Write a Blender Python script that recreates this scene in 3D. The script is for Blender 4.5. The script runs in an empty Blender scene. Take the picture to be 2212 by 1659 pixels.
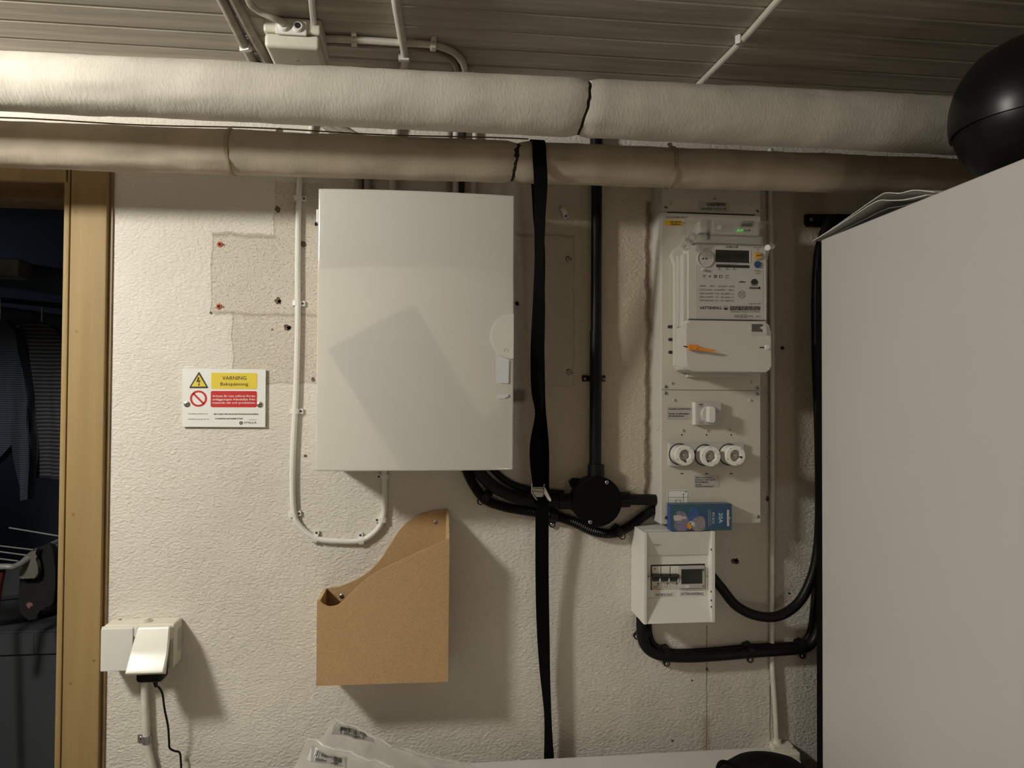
import bpy, bmesh, math, random
from mathutils import Vector, Matrix, noise
random.seed(7)
C = bpy.context.scene.collection
SC = bpy.context.scene
# ------------------------------------------------------------------ camera
FPX, PW, PH = 1522.0, 2212.0, 1659.0
CAM = Vector((0.0, -1.6, 1.55))
yaw, pit, rol = (math.radians(a) for a in (6.4, 1.06, 0.32))
F_ = Vector((math.sin(yaw)*math.cos(pit), math.cos(yaw)*math.cos(pit), math.sin(pit)))
R0 = Vector((math.cos(yaw), -math.sin(yaw), 0)); U0 = R0.cross(F_)
R_ = R0*math.cos(rol) + U0*math.sin(rol)
U_ = U0*math.cos(rol) - R0*math.sin(rol)
cd = bpy.data.cameras.new('camera'); cam = bpy.data.objects.new('camera', cd); C.objects.link(cam)
cam.matrix_world = Matrix(((R_.x, U_.x, -F_.x, CAM.x), (R_.y, U_.y, -F_.y, CAM.y), (R_.z, U_.z, -F_.z, CAM.z), (0, 0, 0, 1)))
cd.sensor_width = 36.0; cd.lens = FPX/PW*36.0; cd.clip_start = 0.02
SC.camera = cam
# ------------------------------------------------------------------ light and exposure
SC.view_settings.view_transform = 'Standard'; SC.view_settings.look = 'None'
SC.view_settings.gamma = 1.0; SC.view_settings.use_curve_mapping = False
SC.view_settings.exposure = 0.0
wd = bpy.data.worlds.new('world'); SC.world = wd; wd.use_nodes = True
wd.node_tree.nodes['Background'].inputs[0].default_value = (0.02, 0.02, 0.025, 1)
wd.node_tree.nodes['Background'].inputs[1].default_value = 0.3
LAMP = Vector((-1.30, -0.98, 2.19))
ld = bpy.data.lights.new('lamp_light', 'POINT'); ld.energy = 79; ld.color = (1.0, 0.985, 0.90); ld.shadow_soft_size = 0.10
lo = bpy.data.objects.new('lamp_light', ld); C.objects.link(lo); lo.location = LAMP
bl = bpy.data.lights.new('added_fill_light', 'POINT'); bl.energy = 4.5; bl.color = (1.0, 0.88, 0.68); bl.shadow_soft_size = 0.08  # added light, brightens the rear wall mirrored in the cabinet door
bo = bpy.data.objects.new('added_fill_light', bl); C.objects.link(bo); bo.location = (0.75, -2.10, 0.76)
wl_ = bpy.data.lights.new('laundry_window_light', 'AREA'); wl_.energy = 2.2; wl_.color = (0.58, 0.72, 1.0)
wl_.shape = 'RECTANGLE'; wl_.size = 0.7; wl_.size_y = 0.5
wo = bpy.data.objects.new('laundry_window_light', wl_); C.objects.link(wo)
wo.location = (-3.2, 2.3, 1.8); wo.rotation_euler = (Vector((1, -0.25, -0.25))).to_track_quat('-Z', 'Y').to_euler()

# ------------------------------------------------------------------ helpers: pixel ray to a real place
def ray(px, py): return F_*FPX + R_*(px-PW/2) + U_*(PH/2-py)
def P(px, py, y=0.0):                 # point on the plane at wall distance y
    d = ray(px, py); return CAM + d*((y-CAM.y)/d.y)
def PZ(px, py, z):                    # point on the level plane z
    d = ray(px, py); return CAM + d*((z-CAM.z)/d.z)
def PX(px, py, x):
    d = ray(px, py); return CAM + d*((x-CAM.x)/d.x)
def S(p): return (p-CAM).dot(F_)/FPX  # metres per pixel at a place
def SY(y, px=1106, py=830): return S(P(px, py, y))

# ------------------------------------------------------------------ helpers: materials
M = {}
def nd(nt, typ, **kw):
    n = nt.nodes.new(typ)
    for k, v in kw.items():
        if k.startswith('i'):
            n.inputs[int(k[1:])].default_value = v
        else: setattr(n, k, v)
    return n
def mat(name, col, rough=0.5, metal=0.0, var=0.0, vscale=20, bump=0.0, bscale=60, bdist=0.002, stretch=(1, 1, 1), col2=None,
        spec=0.5, trans=0.0, ior=1.5, emit=None, estr=0, coat=0.0, alpha=1.0, detail=4):
    m = bpy.data.materials.new(name); m.use_nodes = True; nt = m.node_tree
    b = nt.nodes['Principled BSDF']
    b.inputs['Base Color'].default_value = (*col, 1); b.inputs['Roughness'].default_value = rough
    b.inputs['Metallic'].default_value = metal; b.inputs['Specular IOR Level'].default_value = spec
    b.inputs['Transmission Weight'].default_value = trans; b.inputs['IOR'].default_value = ior
    b.inputs['Coat Weight'].default_value = coat; b.inputs['Alpha'].default_value = alpha
    if emit: b.inputs['Emission Color'].default_value = (*emit, 1); b.inputs['Emission Strength'].default_value = estr
    if var or bump:
        tc = nd(nt, 'ShaderNodeTexCoord'); mp = nd(nt, 'ShaderNodeMapping'); mp.inputs['Scale'].default_value = stretch
        nt.links.new(tc.outputs['Object'], mp.inputs['Vector'])
    if var:
        n = nd(nt, 'ShaderNodeTexNoise'); n.inputs['Scale'].default_value = vscale; n.inputs['Detail'].default_value = detail
        nt.links.new(mp.outputs[0], n.inputs['Vector'])
        r = nd(nt, 'ShaderNodeValToRGB'); c2 = col2 or tuple(max(0, c*(1-var)) for c in col)
        r.color_ramp.elements[0].position = 0.35; r.color_ramp.elements[1].position = 0.65
        r.color_ramp.elements[0].color = (*c2, 1); r.color_ramp.elements[1].color = (*col, 1)
        nt.links.new(n.outputs['Fac'], r.inputs[0]); nt.links.new(r.outputs[0], b.inputs['Base Color'])
    if bump:
        n2 = nd(nt, 'ShaderNodeTexNoise'); n2.inputs['Scale'].default_value = bscale; n2.inputs['Detail'].default_value = 3
        nt.links.new(mp.outputs[0], n2.inputs['Vector'])
        bp = nd(nt, 'ShaderNodeBump'); bp.inputs['Strength'].default_value = bump; bp.inputs['Distance'].default_value = bdist
        nt.links.new(n2.outputs['Fac'], bp.inputs['Height']); nt.links.new(bp.outputs[0], b.inputs['Normal'])
    M[name] = m; return m
mat('white_plastic', (0.74, 0.72, 0.67), 0.38)
mat('lid_gloss', (0.76, 0.73, 0.65), 0.24)
mat('cream_plastic', (0.70, 0.66, 0.56), 0.42, var=0.08, vscale=30)
mat('enamel', (0.60, 0.575, 0.545), 0.30, bump=0.05, bscale=900, bdist=0.0003)
mat('cabinet_white', (0.70, 0.68, 0.63), 0.10, spec=1.0, coat=1.0)
M['cabinet_white'].node_tree.nodes['Principled BSDF'].inputs['Coat IOR'].default_value = 2.2
mat('grey_plate', (0.58, 0.54, 0.465), 0.42)
mat('meter_white', (0.59, 0.565, 0.51), 0.45)
mat('meter_grey', (0.52, 0.50, 0.46), 0.45)
mat('meter_side', (0.58, 0.56, 0.50), 0.45)
mat('strip_grey', (0.48, 0.47, 0.44), 0.45)
mat('label_grey', (0.45, 0.43, 0.41), 0.5)
mat('porcelain', (0.80, 0.78, 0.72), 0.12, coat=0.4)
mat('black_plastic', (0.006, 0.006, 0.0055), 0.42, spec=0.22)
mat('black_matt', (0.004, 0.004, 0.004), 0.8, spec=0.08)
mat('black_gloss', (0.006, 0.006, 0.006), 0.32, spec=0.3, coat=0.0)
mat('webbing', (0.003, 0.003, 0.003), 0.9, spec=0.06, bump=0.6, bscale=250, bdist=0.001, stretch=(0.05, 0.05, 1))
mat('ink', (0.03, 0.026, 0.022), 0.6)
mat('ink_grey', (0.10, 0.09, 0.08), 0.6)
mat('dark_hole', (0.02, 0.016, 0.012), 0.95)
mat('brown_hole', (0.19, 0.13, 0.085), 0.95, var=0.65, vscale=170)
mat('red_plug', (0.45, 0.07, 0.03), 0.5)
mat('steel', (0.62, 0.60, 0.56), 0.28, metal=1.0)
mat('dull_steel', (0.42, 0.41, 0.39), 0.45, metal=0.9)
mat('mdf', (0.47, 0.30, 0.145), 0.6, var=0.16, vscale=260, bump=0.08, bscale=500, bdist=0.0004)
mat('mdf_edge', (0.58, 0.40, 0.20), 0.7, var=0.2, vscale=200)
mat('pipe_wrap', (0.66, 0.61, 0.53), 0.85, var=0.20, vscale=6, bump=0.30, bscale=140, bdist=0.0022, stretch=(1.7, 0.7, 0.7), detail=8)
mat('pipe_wrap_shaded', (0.56, 0.475, 0.37), 0.85, var=0.24, vscale=6, bump=0.22, bscale=140, bdist=0.0022, stretch=(1.7, 0.7, 0.7), detail=8)  # browner copy of pipe_wrap, shade put into the lower pipe's colour
mat('pipe_band', (0.42, 0.33, 0.22), 0.8, var=0.3, vscale=40)
mat('conduit_white', (0.68, 0.64, 0.56), 0.5, var=0.12, vscale=30)
mat('conduit_grey', (0.40, 0.35, 0.29), 0.6, var=0.35, vscale=18)
mat('sign_white', (0.78, 0.77, 0.74), 0.35)
mat('sign_yellow', (0.72, 0.55, 0.05), 0.4)
mat('sign_red', (0.52, 0.022, 0.022), 0.4)
mat('orange', (0.80, 0.27, 0.03), 0.45)
mat('knob_orange', (0.62, 0.33, 0.05), 0.4)
mat('button_blue', (0.03, 0.07, 0.18), 0.45)
mat('lcd', (0.030, 0.032, 0.026), 0.18)
mat('lcd_digit', (0.016, 0.018, 0.014), 0.4)
mat('yellow_label', (0.70, 0.42, 0.04), 0.5)
mat('led_green', (0.05, 0.6, 0.1), 0.4, emit=(0.15, 1.0, 0.2), estr=0.5)
mat('clear_plastic', (0.95, 0.95, 0.93), 0.06, trans=1.0, ior=1.3, alpha=0.55)
mat('bag_plastic', (0.60, 0.575, 0.53), 0.2, trans=0.25, ior=1.1, alpha=0.5)
mat('bag_print', (0.30, 0.29, 0.27), 0.35)
mat('bag_seal', (0.66, 0.64, 0.60), 0.3)
mat('film', (0.66, 0.665, 0.68), 0.12, coat=0.3, bump=0.4, bscale=120, bdist=0.003)
mat('carton_blue', (0.022, 0.065, 0.16), 0.35, var=0.7, vscale=22, col2=(0.035, 0.10, 0.115))
mat('carton_side', (0.018, 0.06, 0.24), 0.35)
mat('carton_oval', (0.02, 0.09, 0.20), 0.35)
mat('petal', (0.22, 0.20, 0.30), 0.5, var=0.25, vscale=120)
mat('petal_blue', (0.05, 0.12, 0.32), 0.5, var=0.4, vscale=120)
mat('petal_pale', (0.29, 0.25, 0.28), 0.5, var=0.25, vscale=120)
mat('flower_heart', (0.60, 0.27, 0.03), 0.5)
mat('print_white', (0.75, 0.74, 0.70), 0.5)
mat('fuse_print', (0.50, 0.45, 0.42), 0.5)
mat('breaker_black', (0.02, 0.021, 0.023), 0.4)
mat('casing_wood', (0.305, 0.208, 0.088), 0.6, var=0.14, vscale=9, bump=0.10, bscale=40, bdist=0.002, stretch=(5, 5, 0.25), spec=0.3)
mat('casing_shaded', (0.22, 0.14, 0.058), 0.5, var=0.3, vscale=12, stretch=(4, 4, 0.5))  # darkened copy of casing_wood, shade put into the colour
mat('knot', (0.20, 0.11, 0.04), 0.6)
mat('plank_paint', (0.55, 0.50, 0.42), 0.6, var=0.30, vscale=6, bump=0.25, bscale=30, bdist=0.002, stretch=(0.5, 9, 3), detail=6)
mat('ceiling_back', (0.16, 0.14, 0.12), 0.9)
mat('floor_grey', (0.06, 0.055, 0.05), 0.8, var=0.3, vscale=6)
mat('room_wall', (0.62, 0.53, 0.39), 0.9, var=0.1, vscale=5)
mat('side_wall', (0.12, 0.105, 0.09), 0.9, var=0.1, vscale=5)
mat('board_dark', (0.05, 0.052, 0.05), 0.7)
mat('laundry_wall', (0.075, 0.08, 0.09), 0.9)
mat('paper', (0.72, 0.70, 0.66), 0.6)
mat('dark_paper', (0.16, 0.16, 0.15), 0.4)
mat('knit_dark', (0.010, 0.010, 0.012), 0.9)
mat('sock_grey', (0.14, 0.135, 0.12), 0.9)
mat('pink_print', (0.25, 0.11, 0.11), 0.8)
mat('red_rubber', (0.09, 0.012, 0.012), 0.6)
mat('rack_white', (0.26, 0.26, 0.25), 0.35)
mat('blue_grey', (0.11, 0.13, 0.17), 0.7)
def stripe_mat(name, a, b, freq):
    m = mat(name, a, 0.9); nt = m.node_tree
    tc = nd(nt, 'ShaderNodeTexCoord'); w = nd(nt, 'ShaderNodeTexWave'); w.bands_direction = 'Z'; w.inputs['Scale'].default_value = freq
    w.inputs['Distortion'].default_value = 0.6; w.inputs['Detail'].default_value = 1
    r = nd(nt, 'ShaderNodeValToRGB'); r.color_ramp.elements[0].position = 0.45; r.color_ramp.elements[1].position = 0.6
    r.color_ramp.elements[0].color = (*a, 1); r.color_ramp.elements[1].color = (*b, 1)
    nt.links.new(tc.outputs['Object'], w.inputs['Vector']); nt.links.new(w.outputs['Fac'], r.inputs[0])
    nt.links.new(r.outputs[0], nt.nodes['Principled BSDF'].inputs['Base Color'])
stripe_mat('striped_knit', (0.015, 0.015, 0.018), (0.075, 0.078, 0.09), 22)
stripe_mat('fine_stripe', (0.014, 0.017, 0.026), (0.05, 0.062, 0.09), 40)

def wall_material():
    """rough plaster under cream paint; bare, dirtier rectangles where earlier boxes hung; painted shade beside cabinet and meter; cracks and a rust stain"""
    m = bpy.data.materials.new('wall_plaster'); m.use_nodes = True; nt = m.node_tree; L = nt.links.new
    b = nt.nodes['Principled BSDF']; b.inputs['Roughness'].default_value = 0.85; b.inputs['Specular IOR Level'].default_value = 0.25
    geo = nd(nt, 'ShaderNodeNewGeometry'); sep = nd(nt, 'ShaderNodeSeparateXYZ'); L(geo.outputs['Position'], sep.inputs[0])
    wob = nd(nt, 'ShaderNodeTexNoise'); wob.inputs['Scale'].default_value = 26; wob.inputs['Detail'].default_value = 5
    L(geo.outputs['Position'], wob.inputs['Vector'])
    ws = nd(nt, 'ShaderNodeSeparateColor'); L(wob.outputs['Color'], ws.inputs[0])
    def mt(op, a, c=None, clamp=False):
        n = nd(nt, 'ShaderNodeMath', operation=op, use_clamp=clamp)
        for i, v in enumerate((a, c)):
            if v is None: continue
            if isinstance(v, (int, float)): n.inputs[i].default_value = v
            else: L(v, n.inputs[i])
        return n.outputs[0]
    def warped(src, ch, amp): return mt('ADD', src, mt('MULTIPLY', mt('SUBTRACT', ws.outputs[ch], 0.5), amp))
    X1, Z1 = warped(sep.outputs[0], 0, 0.016), warped(sep.outputs[2], 1, 0.016)
    X2, Z2 = warped(sep.outputs[0], 0, 0.004), warped(sep.outputs[2], 1, 0.004)
    def box(x0, y0, x1, y1, soft=0.003, tight=False):     # rectangle given by two corners seen on the wall
        a, c = P(x0, y1), P(x1, y0)
        xx, zz = (X2, Z2) if tight else (X1, Z1)
        e = []
        for s, v, lim in ((1, xx, a.x), (-1, xx, c.x), (1, zz, a.z), (-1, zz, c.z)):
            d = mt('SUBTRACT', v, lim) if s > 0 else mt('SUBTRACT', lim, v)
            e.append(mt('DIVIDE', d, soft, True))
        return mt('MULTIPLY', mt('MULTIPLY', e[0], e[1]), mt('MULTIPLY', e[2], e[3]))
    def mx(*l):
        o = l[0]
        for k in l[1:]: o = mt('MAXIMUM', o, k)
        return o
    def blend(base, colour, fac, k=1.0):
        n = nd(nt, 'ShaderNodeMix', data_type='RGBA'); n.inputs[7].default_value = (*colour, 1)
        f = mt('MULTIPLY', fac, k); L(f, n.inputs[0])
        if isinstance(base, tuple): n.inputs[6].default_value = (*base, 1)
        else: L(base, n.inputs[6])
        return n.outputs[2]
    big = nd(nt, 'ShaderNodeTexNoise'); big.inputs['Scale'].default_value = 3.2; big.inputs['Detail'].default_value = 6
    L(geo.outputs['Position'], big.inputs['Vector'])
    gr = nd(nt, 'ShaderNodeTexNoise'); gr.inputs['Scale'].default_value = 240; gr.inputs['Detail'].default_value = 3
    L(geo.outputs['Position'], gr.inputs['Vector'])
    spk = mt('MULTIPLY', mt('SUBTRACT', gr.outputs['Fac'], 0.55), 6, True)
    col = blend((0.70, 0.655, 0.585), (0.60, 0.55, 0.47), mt('MULTIPLY', mt('SUBTRACT', big.outputs['Fac'], 0.42), 3, True), 0.7)
    patch = mx(box(455, 509, 760, 682), box(500, 676, 760, 828), box(590, 395, 700, 520))
    wall_shade = mx(box(1108, 380, 1424, 1120, 0.03), box(1640, 380, 1800, 1060, 0.03))  # cabinet and meter shade painted on as a soft brown tone
    col = blend(col, (0.44, 0.345, 0.235), wall_shade, 0.6)
    right = mx(box(1112, 508, 1243, 836))
    col = blend(col, (0.50, 0.43, 0.34), patch, 0.5)
    col = blend(col, (0.20, 0.16, 0.12), mt('MULTIPLY', mx(patch, mt('MULTIPLY', right, 0.5)), spk), 0.75)
    col = blend(col, (0.48, 0.42, 0.34), right, 0.25)
    rim = mx(box(453, 505, 600, 513, 0.006), box(462, 676, 690, 684, 0.006), box(453, 509, 460, 682, 0.006), box(497, 690, 503, 826, 0.005),
             box(1236, 508, 1243, 836, 0.004), box(1112, 506, 1243, 511, 0.004), box(1112, 832, 1243, 836, 0.004), box(503, 824, 690, 829, 0.004))
    col = blend(col, (0.26, 0.21, 0.15), rim, 0.55)
    cracks = mx(box(588, 385, 590, 722, 0.0012, True), box(671, 440, 673, 665, 0.0012, True), box(1526, 1350, 1528, 1659, 0.0012, True),
                box(662, 700, 664, 800, 0.0012, True), box(1663, 1480, 1666, 1600, 0.002, True))
    col = blend(col, (0.10, 0.075, 0.05), cracks, 0.8)
    chase = box(1392, 430, 1412, 1100, 0.009)
    col = blend(col, (0.17, 0.12, 0.075), chase, 0.85)
    dirt = mx(box(1646, 820, 1668, 1130, 0.01), box(1650, 1030, 1664, 1120, 0.008))
    col = blend(col, (0.13, 0.11, 0.085), mt('MULTIPLY', dirt, spk), 0.9)
    rust = box(1512, 1540, 1540, 1659, 0.012)
    col = blend(col, (0.40, 0.29, 0.17), rust, 0.5)
    ring = box(1096, 835, 1140, 875, 0.012)
    col = blend(col, (0.14, 0.12, 0.09), ring, 0.8)
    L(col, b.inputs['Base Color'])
    # relief
    mp = nd(nt, 'ShaderNodeMapping'); mp.inputs['Scale'].default_value = (0.72, 1, 1.15); L(geo.outputs['Position'], mp.inputs['Vector'])
    n1 = nd(nt, 'ShaderNodeTexNoise'); n1.inputs['Scale'].default_value = 165; n1.inputs['Detail'].default_value = 5; n1.inputs['Distortion'].default_value = 0.5
    L(mp.outputs[0], n1.inputs['Vector'])
    n2 = nd(nt, 'ShaderNodeTexNoise'); n2.inputs['Scale'].default_value = 14; n2.inputs['Detail'].default_value = 2; L(geo.outputs['Position'], n2.inputs['Vector'])
    h = mt('ADD', n1.outputs['Fac'], mt('MULTIPLY', n2.outputs['Fac'], 0.9))
    h = mt('SUBTRACT', h, mt('MULTIPLY', mx(cracks, mt('MULTIPLY', chase, 1.5)), 1.2))
    h = mt('SUBTRACT', h, mt('MULTIPLY', patch, 0.35))
    bp = nd(nt, 'ShaderNodeBump'); bp.inputs['Strength'].default_value = 0.85; bp.inputs['Distance'].default_value = 0.0038
    L(h, bp.inputs['Height']); L(bp.outputs[0], b.inputs['Normal'])
    M['wall_plaster'] = m
wall_material()

# ------------------------------------------------------------------ helpers: objects
WL = {}                                           # world place of each object's origin
def link(name, me, m, parent=None, origin=None, smooth=35):
    me.materials.append(M[m] if isinstance(m, str) else m)
    vs = me.vertices
    if origin is None:
        lo_ = Vector((min(v.co.x for v in vs), min(v.co.y for v in vs), min(v.co.z for v in vs)))
        hi_ = Vector((max(v.co.x for v in vs), max(v.co.y for v in vs), max(v.co.z for v in vs)))
        origin = (lo_+hi_)/2
    me.transform(Matrix.Translation(-origin))
    if smooth:
        for p in me.polygons: p.use_smooth = True
        me.set_sharp_from_angle(angle=math.radians(smooth))
    o = bpy.data.objects.new(name, me); C.objects.link(o)
    WL[o.name] = origin
    if smooth and len(me.polygons) > 6:
        wn = o.modifiers.new('weighted', 'WEIGHTED_NORMAL'); wn.keep_sharp = True; wn.weight = 80
    if parent: o.parent = parent; o.location = origin - WL[parent.name]
    else: o.location = origin
    return o
def obj(name, bm, m, parent=None, smooth=35):
    me = bpy.data.meshes.new(name); bmesh.ops.recalc_face_normals(bm, faces=bm.faces[:]); bm.to_mesh(me); bm.free()
    return link(name, me, m, parent, None, smooth)
def tag(o, label, cat, group=None, kind=None):
    if label: o['label'] = label
    if cat: o['category'] = cat
    if group: o['group'] = group
    if kind: o['kind'] = kind
    return o
def thing(name, label, cat, loc, group=None):
    o = bpy.data.objects.new(name, None); C.objects.link(o); o.location = loc; o.empty_display_size = 0.05
    WL[o.name] = Vector(loc)
    return tag(o, label, cat, group)
def struct(o): o['kind'] = 'structure'; return o
NB = bmesh.new
def box(bm, lo, hi, bev=0.0, seg=2):
    lo, hi = Vector(lo), Vector(hi)
    r = bmesh.ops.create_cube(bm, size=1.0, matrix=Matrix.Translation((lo+hi)/2) @ Matrix.Diagonal((*(hi-lo), 1)))
    if bev:
        es = {e for v in r['verts'] for e in v.link_edges}
        bmesh.ops.bevel(bm, geom=list(es), offset=bev, segments=seg, affect='EDGES', profile=0.5)
    return bm
def prism(bm, pts, y0, y1, bev=0.0, seg=2):      # outline (x,z) at y0 (front) swept to y1 (back)
    n = len(pts)
    a = [bm.verts.new((p[0], y0, p[1])) for p in pts]; c = [bm.verts.new((p[0], y1, p[1])) for p in pts]
    fs = [bm.faces.new(a), bm.faces.new(c[::-1])]
    for i in range(n): fs.append(bm.faces.new((a[i], c[i], c[(i+1) % n], a[(i+1) % n])))
    if bev: bmesh.ops.bevel(bm, geom=list(fs[0].edges), offset=bev, segments=seg, affect='EDGES', profile=0.5)
    return bm
def pxpoly(pts, y): return [(q.x, q.z) for q in (P(px, py, y) for px, py in pts)]
def pxprism(bm, pts, y0, y1, bev=0.0): return prism(bm, pxpoly(pts, y0), y0, y1, bev)
def pxbox(bm, x0, y0, x1, y1, yf, yb, bev=0.0):  # upright box whose front spans the two seen corners
    a, c = P(x0, (y0+y1)/2, yf), P(x1, (y0+y1)/2, yf); zt, zb = P((x0+x1)/2, y0, yf).z, P((x0+x1)/2, y1, yf).z
    return box(bm, (a.x, yf, zb), (c.x, yb, zt), bev)
def rrect(cx, cz, w, h, r, n=5):
    pts = []
    for sx, sz, a0 in ((1, 1, 0), (-1, 1, 90), (-1, -1, 180), (1, -1, 270)):
        for k in range(n+1):
            a = math.radians(a0+90*k/n); pts.append((cx+sx*(w/2-r)+r*math.cos(a), cz+sz*(h/2-r)+r*math.sin(a)))
    return pts
def pxrrect(x0, y0, x1, y1, y, rpx, n=5):
    a, c = P(x0, y1, y), P(x1, y0, y); s = SY(y, (x0+x1)/2, (y0+y1)/2)
    return rrect((a.x+c.x)/2, (a.z+c.z)/2, c.x-a.x, c.z-a.z, rpx*s, n)
def circ(c, r, n=24, a0=0, a1=360):
    full = abs(a1-a0) >= 360
    k = n if full else n+1
    return [(c.x+r*math.cos(math.radians(a0+(a1-a0)*i/n)), c.z+r*math.sin(math.radians(a0+(a1-a0)*i/n))) for i in range(k)]
def disc(bm, px, py, rpx, yf, yb, n=24, bev=0.0):
    c = P(px, py, yf); return prism(bm, circ(c, rpx*S(c), n), yf, yb, bev)
def lathe(bm, c, prof, axis='y', n=28):          # prof: list of (radius, distance along the axis)
    c = Vector(c); rings = []
    for r, h in prof:
        ring = []
        for i in range(n):
            a = 2*math.pi*i/n; u, v = r*math.cos(a), r*math.sin(a)
            d = {'y': (u, h, v), 'z': (u, v, h), 'x': (h, u, v)}[axis]
            ring.append(bm.verts.new(c+Vector(d)))
        rings.append(ring)
    for p, q in zip(rings, rings[1:]):
        for i in range(n): bm.faces.new((p[i], p[(i+1) % n], q[(i+1) % n], q[i]))
    bm.faces.new(rings[0][::-1]); bm.faces.new(rings[-1])
    return bm
def spline(pts, step=8):
    pts = [Vector(p) for p in pts]
    if len(pts) < 3: return pts
    q = [pts[0]*2-pts[1]] + pts + [pts[-1]*2-pts[-2]]; out = []
    for i in range(1, len(q)-2):
        for k in range(step):
            t = k/step; a, b_, c_, d = q[i-1:i+3]
            out.append(0.5*((2*b_)+(c_-a)*t+(2*a-5*b_+4*c_-d)*t*t+(3*b_-a-3*c_+d)*t**3))
    return out + [pts[-1]]
def tube(bm, pts, r, n=12, rfun=None, smooth=True, step=8):
    pts = spline(pts, step) if smooth else [Vector(p) for p in pts]
    rings = []; up = Vector((0.013, -1, 0.017)); L_ = len(pts)
    for i, p in enumerate(pts):
        t = (pts[min(i+1, L_-1)]-pts[max(i-1, 0)]).normalized()
        s = up - t*up.dot(t)
        if s.length < 1e-3: s = Vector((1, 0, 0.1)) - t*t.x
        s.normalize(); w = t.cross(s); up = s
        rr = rfun(i/(L_-1), i) if rfun else r
        rings.append([bm.verts.new(p + s*(rr*math.cos(2*math.pi*k/n)) + w*(rr*math.sin(2*math.pi*k/n))) for k in range(n)])
    for a, b_ in zip(rings, rings[1:]):
        for k in range(n): bm.faces.new((a[k], a[(k+1) % n], b_[(k+1) % n], b_[k]))
    bm.faces.new(rings[0][::-1]); bm.faces.new(rings[-1]); return bm
def pxtube(bm, pts, y, rpx, n=12, step=8):
    q = [P(a[0], a[1], a[2] if len(a) > 2 else y) for a in pts]
    return tube(bm, q, rpx*S(q[len(q)//2]), n, step=step)
def frame(bm, pts_out, pts_in, y0, y1):          # flat ring between two outlines of equal count
    n = len(pts_out); V = lambda p, y: bm.verts.new((p[0], y, p[1]))
    a, b_ = [V(p, y0) for p in pts_out], [V(p, y0) for p in pts_in]; c, d = [V(p, y1) for p in pts_out], [V(p, y1) for p in pts_in]
    for i in range(n):
        j = (i+1) % n
        for q in ((a[i], a[j], b_[j], b_[i]), (c[i], d[i], d[j], c[j]), (a[i], c[i], c[j], a[j]), (b_[i], b_[j], d[j], d[i])): bm.faces.new(q)
    return bm
_txt = {}
def text(parent, s, x0, x1, yc, hpx, y, m='ink', bold=0.0, name='lettering', rot=0, shear=0.0):
    """flat printed lettering filling x0..x1 around yc, capital height hpx (rot: quarter turns clockwise)"""
    cu = bpy.data.curves.new('t', 'FONT'); cu.body = s; cu.offset = bold; cu.shear = shear; cu.resolution_u = 2; cu.extrude = 0
    cu.align_x = 'LEFT'
    o = bpy.data.objects.new('t', cu); C.objects.link(o)
    dg = bpy.context.evaluated_depsgraph_get(); me = bpy.data.meshes.new_from_object(o.evaluated_get(dg))
    bpy.data.objects.remove(o); bpy.data.curves.remove(cu)
    if not me.vertices: return None
    xs = [v.co.x for v in me.vertices]
    w0, w1 = min(xs), max(xs); cap = 0.70
    if rot:
        A = P(yc, x0, y); B = P(yc, x1, y); L_ = (A-B).length; sc = S(A)
        for v in me.vertices:
            u, t = (v.co.x-w0)/(w1-w0), (v.co.y/cap-0.5)
            v.co = Vector((A.x + (B.x-A.x)*u + t*hpx*sc, y, A.z+(B.z-A.z)*u))
    else:
        A = P(x0, yc, y); B = P(x1, yc, y); sc = S(A)
        for v in me.vertices:
            u, t = (v.co.x-w0)/(w1-w0), (v.co.y/cap-0.5)
            v.co = Vector((A.x+(B.x-A.x)*u, y, A.z+(B.z-A.z)*u+t*hpx*sc))
    return link(name, me, m, parent, None, 0)
def bars(parent, x0, y0, x1, y1, y, n, m='ink', name='barcode', seed=1, wmin=0.25, wmax=0.8):
    rnd = random.Random(seed); bm = NB(); w = (x1-x0)/n
    for i in range(n):
        a = x0+i*w; pxprism(bm, [(a, y0), (a+w*rnd.uniform(wmin, wmax), y0), (a+w*rnd.uniform(wmin, wmax), y1), (a, y1)], y, y+0.0002)
    o = obj(name, bm, m, parent, 0); o['kind'] = 'stuff'; return o
def screw(parent, px, py, rpx, yf, m='steel', name='screw', deep=0.003):
    c = P(px, py, yf); r = rpx*S(c); bm = NB()
    lathe(bm, (c.x, yf, c.z), [(r, deep), (r, -0.0004), (r*0.8, -0.0012), (r*0.3, -0.0016)], 'y', 16)
    o = obj(name, bm, m, parent)
    k = NB(); s = r*0.55
    for a, b_ in ((s, s*0.22), (s*0.22, s)): box(k, (c.x-a, yf-0.0019, c.z-b_), (c.x+a, yf-0.0012, c.z+b_))
    obj('slot', k, 'ink', o, 0); return o

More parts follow.
